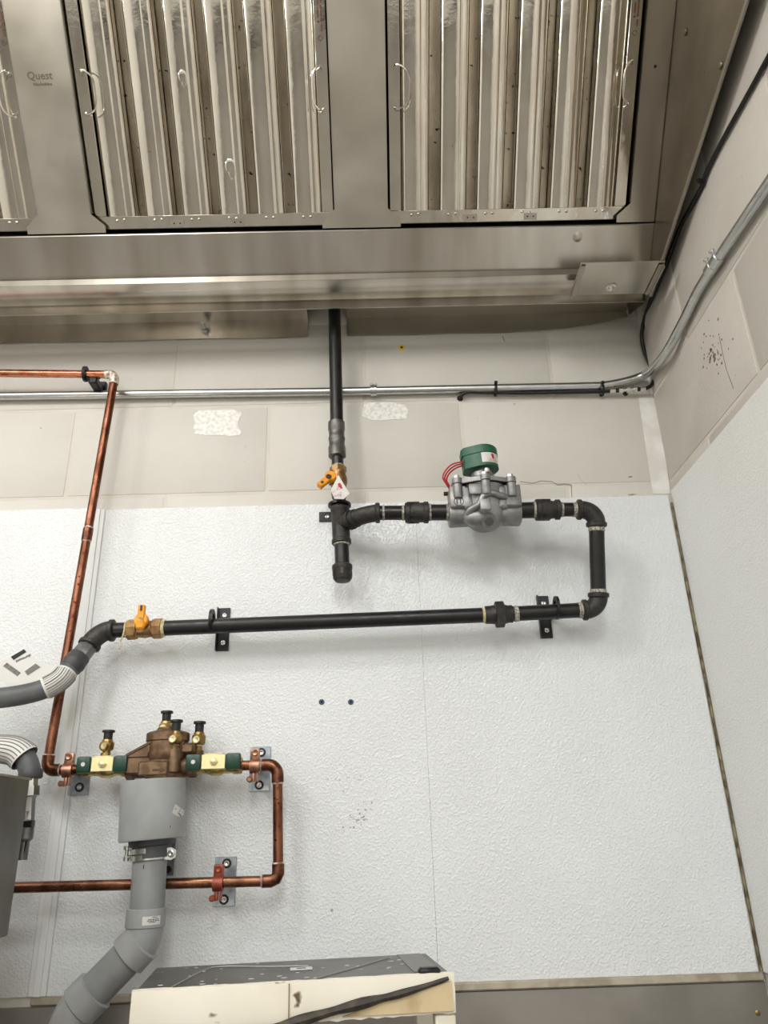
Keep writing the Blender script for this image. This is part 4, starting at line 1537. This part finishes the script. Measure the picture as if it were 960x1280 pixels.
test_cock(206, 889, 925, -.045, bf)
test_cock(218, 900, 940, -.082, bf)
test_cock(247.5, 902, 940, -.052, bf)
mk('cock_boss', MB().lathe(at(217, 957, Y=-.082), (0, 0, 1), [(-.012, .008), (-.010, .0110), (.022, .0115), (.026, .010)], 18)
   .lathe(at(247, 952, Y=-.052), (0, 0, 1), [(-.01, .008), (.018, .0090)], 16).lathe(at(206, 926, Y=-.045), (0, 0, 1), [(-.02, .009), (.004, .0085)], 14), bronze, bf)


def ball_valve(xa, xb, y, name, label, cock):
    a, b = at(xa, y, Y=-.06), at(xb, y - .5, Y=-.06)
    cx = (a + b) / 2
    L = (b - a).length
    d = (b - a).normalized()
    t = thing('ball_valve', cx, label, 'valve', None)
    mk('body', MB().lathe(a, d, [(0, .0105), (.002, .0140), (.014, .0145), (.018, .0125), (L * .34, .0135), (L * .42, .0165), (L * .58, .0165), (L * .66, .0135), (L - .018, .0125), (L - .014, .0145), (L - .002, .0140), (L, .0105)], 20)
       .lathe(a, d, [(.002, .0155), (.012, .0155)], 6).lathe(b, -d, [(.002, .0155), (.012, .0155)], 6), brass, t)
    # T-shaped handle: bright strap across the front with green grips at both ends
    yh = -.060 - .026
    hz = cx.z + .004
    st = mk('handle_strap', MB().box((cx.x, yh, hz), (L * .46, .003, .024), bev=.001).box((cx.x, yh + .010, hz + .012), (L * .34, .020, .002)), brass_pale, t)
    for s in (-1, 1):
        mk('grip', MB().box((cx.x + s * L * .375, yh - .001, hz - .0005), (L * .29, .009, .0265), bev=.0038, seg=2).box((cx.x + s * L * .26, yh - .0015, hz), (.004, .0065, .022), bev=.001), green, t)
    mk('grip_hole', MB().lathe((cx.x - L * .37, yh - .0052, hz), (0, -1, 0), [(0, .0035), (.0005, .0035), (.0005, .001)], 12), galv, t)
    mk('stem_nut', MB().lathe((cx.x + .001, yh - .001, hz), (0, -1, 0), [(0, .0066), (.004, .0066), (.0048, .0055)], 6).lathe((cx.x + .001, yh - .005, hz), (0, -1, 0), [(0, .0040), (.003, .0040), (.0036, .003)], 12), brass_pale, t)
    mk('stem', MB().rod((cx.x + .001, -.06, hz), (cx.x + .001, yh, hz), .006, 12), brass_old, t)
    if cock:
        foot = at(127.5, 948, Y=-.058)
        test_cock(132.5, 913, 946, -.058, t, face=3)
        mk('cock_neck', MB().lathe((at(132, 946, Y=-.058).x - .001, -.058, cx.z + .010), (0, 0, 1), [(0, .0075), (.014, .0075)], 14), brass_old, t)
    return t


ball_valve(104, 164, 960, 'ball_valve', 'brass ball valve with green grips and a capped test cock on its top', True)
ball_valve(238, 303, 957, 'ball_valve', 'brass ball valve with green grips between backflow body and pipe corner', False)

# ------------------------------------------------------------------ grey PVC drain
YP = -.094
dr = thing('drain_pipe', at(105, 1262, Y=YP), 'grey plastic drain pipe with wide funnel cup under the backflow preventer', 'pipe')
A0, A1 = at(192, 976, Y=YP), at(190, 1050, Y=YP)
ad = (A1 - A0).normalized()
AL = (A1 - A0).length
mk('funnel_cup', MB().lathe(A0, ad, [(0, .0475), (0, .0508), (.003, .0512), (AL * .5, .0512), (AL * .97, .0512), (AL, .050), (AL, .044)], 40), pvc, dr)
mk('cup_base', MB().lathe(A1 - ad * .004, ad, [(0, .046), (.003, .046), (.004, .036), (.012, .035), (.013, .030), (.030, .030)], 36), pvc_dark, dr)
P0, P1 = at(188, 1062, Y=YP), at(183.5, 1138, Y=YP)
mk('pipe', MB().rod(P0, P1 + ad * .01, .0262, 32), pvc_pipe, dr)
mk('drip_mark', MB().box(at(179.5, 1083.5, Y=YP - .0263), (.0012, .0006, .006)), ink, dr)
# sticker on the cup
vs, fs = [], []


def on_cup(px, py):
    """meet the ray with the cup's round wall"""
    d = ray(px, py)
    ax, ay = A0.x, A0.y
    # axis taken vertical at the cup's middle
    mid = (A0 + A1) / 2
    ox, oy = CAM_LOC.x - mid.x, CAM_LOC.y - mid.y
    a = d.x ** 2 + d.y ** 2
    b = 2 * (ox * d.x + oy * d.y)
    c = ox ** 2 + oy ** 2 - .0518 ** 2
    t = (-b - math.sqrt(max(b * b - 4 * a * c, 0))) / (2 * a)
    return CAM_LOC + d * t


q0, q1, q2, q3 = (219, 1005), (230.2, 1013), (229, 1025), (215, 1016)
n = 6
for i in range(n + 1):
    s = i / n
    vs += [on_cup(q0[0] + (q1[0] - q0[0]) * s, q0[1] + (q1[1] - q0[1]) * s), on_cup(q3[0] + (q2[0] - q3[0]) * s, q3[1] + (q2[1] - q3[1]) * s)]
for i in range(n):
    fs.append((2 * i, 2 * i + 2, 2 * i + 3, 2 * i + 1))
stk = mk('sticker', MB().add(vs, fs), paper, dr)
mb = MB()
for (a, b) in [((219, 1010.5), (225, 1014)), ((225, 1011), (228.5, 1015.5)), ((222.5, 1016), (226, 1018)), ((224, 1018), (227, 1020))]:
    p, q = on_cup(*a), on_cup(*b)
    for z in (0, -.0012):
        o = V((0, -.0004, z))
        mb.add([p + o, q + o, q + o + V((0, 0, .0007)), p + o + V((0, 0, .0007))], [(0, 1, 2, 3)])
mk('sticker_print', mb, ink, stk)
vs, fs = [], []
mk('scratch', MB().box(on_cup(212, 1036), (.0012, .0008, .010), Matrix.Rotation(.2, 3, 'Y')), ink, dr)
# coupling, 45 degree elbow, slanted pipe, second elbow, and on down to the floor
K0, K1 = at(183, 1135, Y=YP), at(181, 1159, Y=YP)
mk('coupling', MB().lathe(K0, K1 - K0, [(0, .0275), (.001, .0292), ((K1 - K0).length - .001, .0296), ((K1 - K0).length, .0275)], 36), pvc, dr)
S0, S1 = at(168, 1187, Y=YP - .002), at(110, 1247, Y=YP - .004)
sdn = (S1 - S0).normalized()
cn = K1 + (K1 - K0).normalized() * .016
mk('elbow', MB().tube([K1 - (K1 - K0).normalized() * .004] + arc(K1 + (K1 - K0).normalized() * .002, cn, S0 - sdn * .006, 8) + [S0], .0278, 32), pvc, dr)
mk('elbow_socket', MB().lathe(S0 - sdn * .016, sdn, [(0, .028), (.002, .0305), (.028, .0312), (.029, .0285)], 36), pvc, dr)
mk('pipe', MB().rod(S0, S1, .0262, 32), pvc_pipe, dr)
mk('elbow_socket', MB().lathe(S1 - sdn * .014, sdn, [(0, .0285), (.001, .0312), (.030, .0312), (.032, .028)], 36), pvc, dr)
e0_ = S1 + sdn * .014
cn2 = S1 + sdn * .040
dwn = V((0, 0, -1))
mk('elbow', MB().tube([e0_] + arc(e0_ + sdn * .004, cn2, cn2 + dwn * .030, 8), .0278, 32), pvc, dr)
mk('elbow_socket', MB().lathe(cn2 + dwn * .026, dwn, [(0, .0285), (.001, .0312), (.030, .0312), (.032, .028)], 36), pvc, dr)
mk('pipe', MB().rod(cn2 + dwn * .03, V((cn2.x, cn2.y, 0.0)), .0262, 32), pvc_pipe, dr)
# sticker on the coupling
vs, fs = [], []
kc = (K0 + K1) / 2
for i in range(7):
    a = -math.pi * .5 + .12 + .95 * i / 6
    for py in (1145.5, 1156.5):
        z = at(195, py, Y=YP - .029).z
        vs.append(V((kc.x + .0300 * math.cos(a), kc.y + .0300 * math.sin(a), z)))
for i in range(6):
    fs.append((2 * i, 2 * i + 2, 2 * i + 3, 2 * i + 1))
stk = mk('sticker', MB().add(vs, fs), paper, dr)
mb = MB()
rnd = random.Random(9)
for (py, s, e) in [(1147.5, .5, .8), (1150, .3, .9), (1151.8, .25, .95), (1153.5, .35, .7)]:
    z = at(195, py, Y=YP - .029).z
    k = 5
    for i in range(k):
        a = -math.pi * .5 + .12 + .95 * (s + (e - s) * i / k)
        b = a + .95 * (e - s) / k * .75
        mb.add([V((kc.x + .0303 * math.cos(t), kc.y + .0303 * math.sin(t), zz)) for t, zz in ((a, z), (b, z), (b, z + .001), (a, z + .001))], [(0, 1, 2, 3)])
mk('sticker_print', mb, ink, stk)

# galvanised split clamp that holds the drain to the wall
gcn = at(187.5, 1067.5, Y=YP)
dc = thing('drain_clamp', gcn, 'galvanised split clamp around the grey drain pipe below the funnel cup', 'clamp')
mk('clamp_band', MB().ring(gcn + V((0, 0, .0048)), ad, .0264, .0300, .0072, 36).ring(gcn - V((0, 0, .0048)), ad, .0264, .0296, .0072, 36), galv, dc)
q = at(214, 1067, Y=YP - .010)
mk('ear', MB().prism([gcn + V((.026, -.013, .008)), V((q.x, q.y, q.z + .009)), V((q.x + .007, q.y, q.z + .005)), V((q.x + .007, q.y, q.z - .005)), V((q.x, q.y, q.z - .009)), gcn + V((.026, -.013, -.008))], (0, .004, 0)), galv, dc)
mk('bolt', MB().lathe(V((q.x, q.y, q.z)), (0, -1, 0), [(-.014, .003), (0, .003), (.0001, .0058), (.003, .0052), (.0036, .0035), (.0024, .0018), (.0024, 0)], 14), galv, dc)
q = at(160, 1066, Y=YP - .004)
mk('ear', MB().box((q.x + .005, q.y, q.z + .006), (.020, .008, .006), bev=.0015).box((q.x + .004, q.y, q.z - .006), (.020, .008, .005), bev=.0015), galv, dc)
mk('bolt', MB().lathe(V((q.x - .002, q.y, q.z - .012)), (0, 0, 1), [(0, .0048), (.006, .0048), (.006, .003), (.016, .003), (.016, .0055), (.022, .0055)], 10), galv, dc)
pp = at(204, 1071, Y=-PT)
mk('plate', MB().box((pp.x, -PT - .0015, pp.z), (.040, .003, .058), bev=.0006), zinc, dc)
mk('stand_off', MB().rod((gcn.x, -PT - .002, gcn.z), (gcn.x, gcn.y + .026, gcn.z), .005, 12), galv, dc)
q = at(210, 1087, Y=-PT - .003)
mk('plate_screw', MB().lathe(q, (0, -1, 0), [(0, .006), (.002, .0055), (.002, .002)], 12), rubber, dc)

# ------------------------------------------------------------------ conduit and cables
KR = .0091
YC = -.0125
k0, k1, k2 = at(-60, 496, Y=YC), at(420, 489.5, Y=YC), at(752, 482.5, Y=YC)
XW = XC - .0125
cond = thing('conduit', k1, 'galvanised electrical conduit running along the block wall and bending around the corner', 'conduit')
kA, kB, kC = at(873, 362.5, X=XW), at(893, 330, X=XW), at(960, 231, X=XW)
kd = (kC - kA).normalized()
far = kC + kd * .5
bend = [k2, at(781, 477, Y=-.016), at(808, 467, Y=-.030), at(830, 444.5, X=XW - .008), at(851.7, 406, X=XW), kA]
kk0 = at(-300, 499, Y=YC)
mk('tube', MB().tube([kk0, k0, k1] + smooth_path(bend, 6) + [kB, kC, far], KR, 18), galv, cond)
cpl = mk('coupling', MB().lathe(kB - kd * .022, kd, [(0, .0100), (.001, .0112), (.020, .0112), (.021, .0104), (.024, .0104), (.025, .0112), (.044, .0112), (.045, .0100)], 20), galv, cond)
for s in (-.011, .012):
    c = kB + kd * s
    o_ = V((-.5, -.25, .85)).normalized()
    mk('set_screw', MB().rod(c + o_ * .009, c + o_ * .016, .0032, 10).lathe(c + o_ * .016, o_, [(0, .0052), (.003, .005), (.004, .003)], 12), galv, cpl)
st = thing('conduit_strap', at(467, 486, Y=0), 'one-hole galvanised strap over the conduit next to the gas riser', 'strap')
sc_ = at(467, 488.5, Y=YC)
mk('saddle', MB().ring(sc_, (1, 0, 0), KR, KR + .0022, .0125, 24).ring(sc_ + V((.004, 0, 0)), (1, 0, 0), KR, KR + .0036, .003, 24).ring(sc_ - V((.004, 0, 0)), (1, 0, 0), KR, KR + .0036, .003, 24), galv, st)
mk('ear', MB().box((sc_.x, -.0018, sc_.z + .016), (.0145, .0030, .020), bev=.001), galv, st)
mk('screw', MB().lathe((sc_.x, -.0035, sc_.z + .017), (0, -1, 0), [(0, .0042), (.0016, .004), (.0024, .002), (.0024, 0)], 12), chrome, st)

rc = .0036
cab1 = thing('coax_cable', at(660, 492, Y=-.008), 'short black cable tied under the conduit and entering a hole in the block wall', 'cable')
p = [at(575, 498, Y=.004), at(575.5, 497, Y=-.006), at(579, 492.5, Y=-.012), at(588, 490, Y=-.013), at(604, 490.5, Y=-.012), at(660, 491, Y=-.012), at(752, 489.5, Y=-.013), at(764, 488.5, Y=-.015)]
mk('jacket', MB().tube(smooth_path(p, 6), rc, 12), rubber, cab1)
mk('plug', MB().rod(at(762, 488.6, Y=-.015), at(769, 488.4, Y=-.015), .0048, 12), chrome, cab1)
mk('boot', MB().rod(at(768, 488.4, Y=-.015), at(774, 488, Y=-.015), .0046, 12), rubber, cab1)
mk('wall_hole', MB().lathe(at(575, 498, Y=-.0005), (0, -1, 0), [(0, .0065), (.0006, .0062)], 16), dark_void, cab1)
cp = thing('cable_coupler', at(784, 488, Y=-.016), 'small nickel barrel joining the two black cables under the conduit bend', 'connector')
a_, b_2 = at(773, 488.2, Y=-.015), at(797, 486.5, Y=-.018)
dd = (b_2 - a_).normalized()
L = (b_2 - a_).length
mk('barrel', MB().lathe(a_, dd, [(0, .0040), (.002, .0062), (.009, .0062), (.010, .0034), (L * .42, .0034)], 12).lathe(a_ + dd * L * .42, dd, [(0, .0064), (.007, .0064)], 6)
   .lathe(a_ + dd * (L * .42 + .007), dd, [(0, .0034), (L * .16, .0034), (L * .18, .0058), (L * .36, .0058), (L * .4, .004)], 12), chrome, cp)
cab2 = thing('coax_cable', at(812, 450, X=XW), 'black cable climbing from the coupler past the conduit up the side wall', 'cable')
XK = XC - .0045
p = [at(796, 486.6, Y=-.018), at(806, 485.8, Y=-.018), at(813, 482.5, Y=-.018), at(817, 476, Y=-.014), at(816.5, 467, Y=-.010), at(812, 456, Y=-.008), at(805, 438, Y=-.008), at(802, 418, Y=-.020), at(806.5, 394, Y=-.040), at(816, 370, X=XK - .002), at(831, 335, X=XK), at(850, 285, X=XK), at(866, 255, X=XK), at(877, 233, X=XK), at(884, 214, X=XK), at(905, 172, X=XK), at(935, 118, X=XK), at(960, 72, X=XK), at(1010, -20, X=XK)]
mk('jacket', MB().tube(smooth_path(p, 6), rc + .0003, 12), rubber, cab2)
mk('boot', MB().rod(at(795, 486.7, Y=-.018), at(799, 486.4, Y=-.018), .0048, 12), rubber, cab2)
mk('plug', MB().rod(at(800, 486.3, Y=-.018), at(806.5, 485.8, Y=-.018), .0048, 12), chrome, cab2)
c = at(877, 228, X=XK - .004)
mk('clip', MB().ring(c, (at(884, 214, X=XK) - at(877, 233, X=XK)), .0038, .0058, .004, 14).box(c + V((-.003, 0, .005)), (.008, .005, .006), bev=.001), black_paint, cab2)
for px, lab in ((619.5, 'black cable tie around the conduit and cable, nearer the hole in the wall'), (752.5, 'black cable tie around the conduit and cable at the start of the bend')):
    c = at(px, 489, Y=YC)
    t = thing('cable_tie', c, lab, 'cable tie')
    z0_ = at(px, 481.5, Y=YC).z
    z1_ = at(px, 495.5, Y=YC).z
    mk('band', MB().ring((c.x, YC, (z0_ + z1_) / 2 + .002), (1, 0, 0), .0128, .0140, .0045, 20), black_paint, t)
    mk('head', MB().box((c.x, YC - .013, z0_ - .001), (.007, .005, .006), bev=.001), black_paint, t)

# ------------------------------------------------------------------ steel equipment cabinet at the left
cx0 = at(38, 973, Y=-.2)
cz1, cz0 = cx0.z, at(9, 1170, Y=-.2).z
X1 = cx0.x
cab = thing('equipment_cabinet', (X1 - .3, -.5, 0), 'stainless steel cabinet end below the grey hose at the left edge', 'cabinet')
mk('casing', MB().box((X1 - .30, -.52, (cz0 + cz1) / 2), (.60, .64, cz1 - cz0), bev=.002), mat('steel_cabinet', (150, 146, 140), 1, 0.42, (128, 124, 117), 8, (1, 1, 1), rvar=.06), cab)
mk('top_hem', MB().box((X1 - .30, -.52, cz1 - .001), (.604, .644, .003)), steel_div, cab)
mk('foot_flange', MB().box((X1 - .05, -.24, cz0 - .012), (.085, .07, .026), bev=.004), pvc, cab)
mk('pedestal', MB().box((X1 - .36, -.52, (cz0 - .02) / 2), (.36, .50, cz0 - .02)), steel_dark, cab)

# ------------------------------------------------------------------ worn stand in front of the wall
ZS = 1.328
sb0, sb1, sf1, sf0 = at(208, 1208, Z=ZS), at(548, 1192, Z=ZS), at(567, 1217, Z=ZS), at(165, 1240, Z=ZS)
stn = thing('equipment_stand', ((sf0 + sb1) / 2 * 1).xy.to_3d(), 'worn stand with a grey steel top and chipped white front rail', 'stand')
fdx = (sf1 - sf0).normalized()
bk = V((-fdx.y, fdx.x, 0)).normalized()
Wd = (sf1 - sf0).length
Dp = ((sb0 + sb1) / 2 - (sf0 + sf1) / 2).dot(bk)
M3 = Matrix((fdx, bk, V((0, 0, 1)))).transposed()


def sp(x, y, z):
    return sf0 + fdx * x + bk * y + V((0, 0, z))


mk('top_sheet', MB().box(sp(Wd / 2, Dp / 2, -.0015), (Wd - .006, Dp, .003), M3, .001), grey_top, stn)
hF = .043
# front rail: chipped, slightly wavy lower and upper edges
n = 40
vs, fs = [], []
rnd = random.Random(12)
for i in range(n + 1):
    x = Wd * i / n
    w1, w2 = rnd.uniform(-.0012, .0012), rnd.uniform(-.0015, .0015)
    vs += [sp(x, -.001, -hF + w2), sp(x, -.003 + rnd.uniform(-.0006, .0006), -hF * .5), sp(x, -.001, .001 + w1), sp(x, .006 + rnd.uniform(-.002, .004), .0016), sp(x, .006, -.002), sp(x, .006, -hF + w2)]
for i in range(n):
    for k in range(6):
        k2 = (k + 1) % 6
        fs.append((i * 6 + k, i * 6 + k2, (i + 1) * 6 + k2, (i + 1) * 6 + k))
fs += [tuple(range(6)), tuple(n * 6 + 5 - k for k in range(6))]
fr = mk('front_rail', MB().add(vs, fs), white_chip, stn, 60)
mk('bare_patch', MB().prism([sp(Wd * .64, -.0042, -hF + .004), sp(Wd * .82, -.0042, -.020), sp(Wd * .95, -.0042, -.010), sp(Wd * .99, -.0042, -.008), sp(Wd * .992, -.0042, -hF + .003)], bk * .002), tan_chip, fr)
crv = [sp(Wd * .98, -.005, -.004), sp(Wd * .93, -.005, -.009), sp(Wd * .82, -.006, -.018), sp(Wd * .74, -.006, -.023), sp(Wd * .62, -.007, -.031), sp(Wd * .50, -.008, -.040), sp(Wd * .40, -.009, -.047), sp(Wd * .25, -.009, -.050), sp(Wd * .04, -.007, -.050)]
cs = smooth_path(crv, 6)
mk('torn_strip', MB().tube(cs, [.0022 + .0045 * min(1, i / 20) * (.8 + .2 * math.sin(i * .7)) for i in range(len(cs))], 8), torn_black, stn)
mk('rail_seam', MB().box(sp(Wd * .475, -.0036, -.020), (.0012, .001, .040), M3), mat('seam_brown', (120, 104, 78), 0, .7), fr)
mk('black_plug', MB().box(sp(Wd * .925, .010, .003), (.028, .016, .009), M3, .003), rubber, stn)
mk('sticker', MB().box(sp(Wd * .52, Dp * .55, .0008), (.030, .022, .0006), M3), paper, stn)
mk('sticker_print', MB().box(sp(Wd * .52, Dp * .55, .0012), (.013, .008, .0004), M3), ink_grey, stn)
mk('end_plate', MB().box(sp(Wd * .90 + .010, Dp * .56, .0004), (.035, Dp * .86, .001), M3), mat('grey_end', (128, 126, 122), .5, .45), stn)
mk('hook_mark', MB().tube(smooth_path([sp(.045, .012, .0006), sp(.075, Dp * .72, .0006), sp(.10, Dp * .86, .0006), sp(.16, Dp * .74, .0006), sp(.22, Dp * .66, .0006)], 6), .0012, 6)
   .tube([sp(Wd * .55, .01, .0006), sp(Wd * .72, Dp * .5, .0006), sp(Wd * .86, Dp * .9, .0006)], .0010, 6), mat('scuff_grey', (150, 147, 142), .3, .5), stn)
mb = MB()
rnd = random.Random(21)
for i in range(26):
    x, y = rnd.uniform(.02, Wd - .05), rnd.uniform(.02, Dp - .01)
    r = rnd.uniform(.0008, .0028)
    mb.prism([sp(x + r * 1.6 * math.cos(a * .9), y + r * math.sin(a * .9), .0002) for a in range(7)], (0, 0, .0003))
mk('paint_spots', mb, corner_white, stn)['kind'] = 'stuff'
for s, yy in ((Wd - .013, .012), (Wd - .013, Dp - .014), (.013, .012), (.013, Dp - .014)):
    zz = ZS - hF - .002
    q = sp(s, yy, -hF - .002)
    mk('leg', MB().box((q.x, q.y, (zz) / 2), (.026, .022, zz), M3, .002), white_chip, stn)
mk('cross_rail', MB().box(sp(Wd / 2, Dp - .006, -.022), (Wd - .01, .008, .040), M3), steel_wall, stn)

# ------------------------------------------------------------------ ceiling lamps of the room (behind the camera)
for i, (x, y) in enumerate(TROFFERS):
    t = thing('ceiling_light', (x, y, CEIL), ['ceiling light panel in the near row toward the room centre', 'ceiling light panel in the near row above the camera side', 'ceiling light panel in the far row toward the room centre', 'ceiling light panel in the far row beside the side wall'][i], 'lamp', 'ceiling light panels behind the camera')
    mb = MB()
    for sx in (-1, 1):
        mb.box((x + sx * .29, y, 3.102), (.02, 1.22, .036))
        mb.box((x, y + sx * .60, 3.102), (.60, .02, .036))
    mk('frame', mb, ceil_m, t)
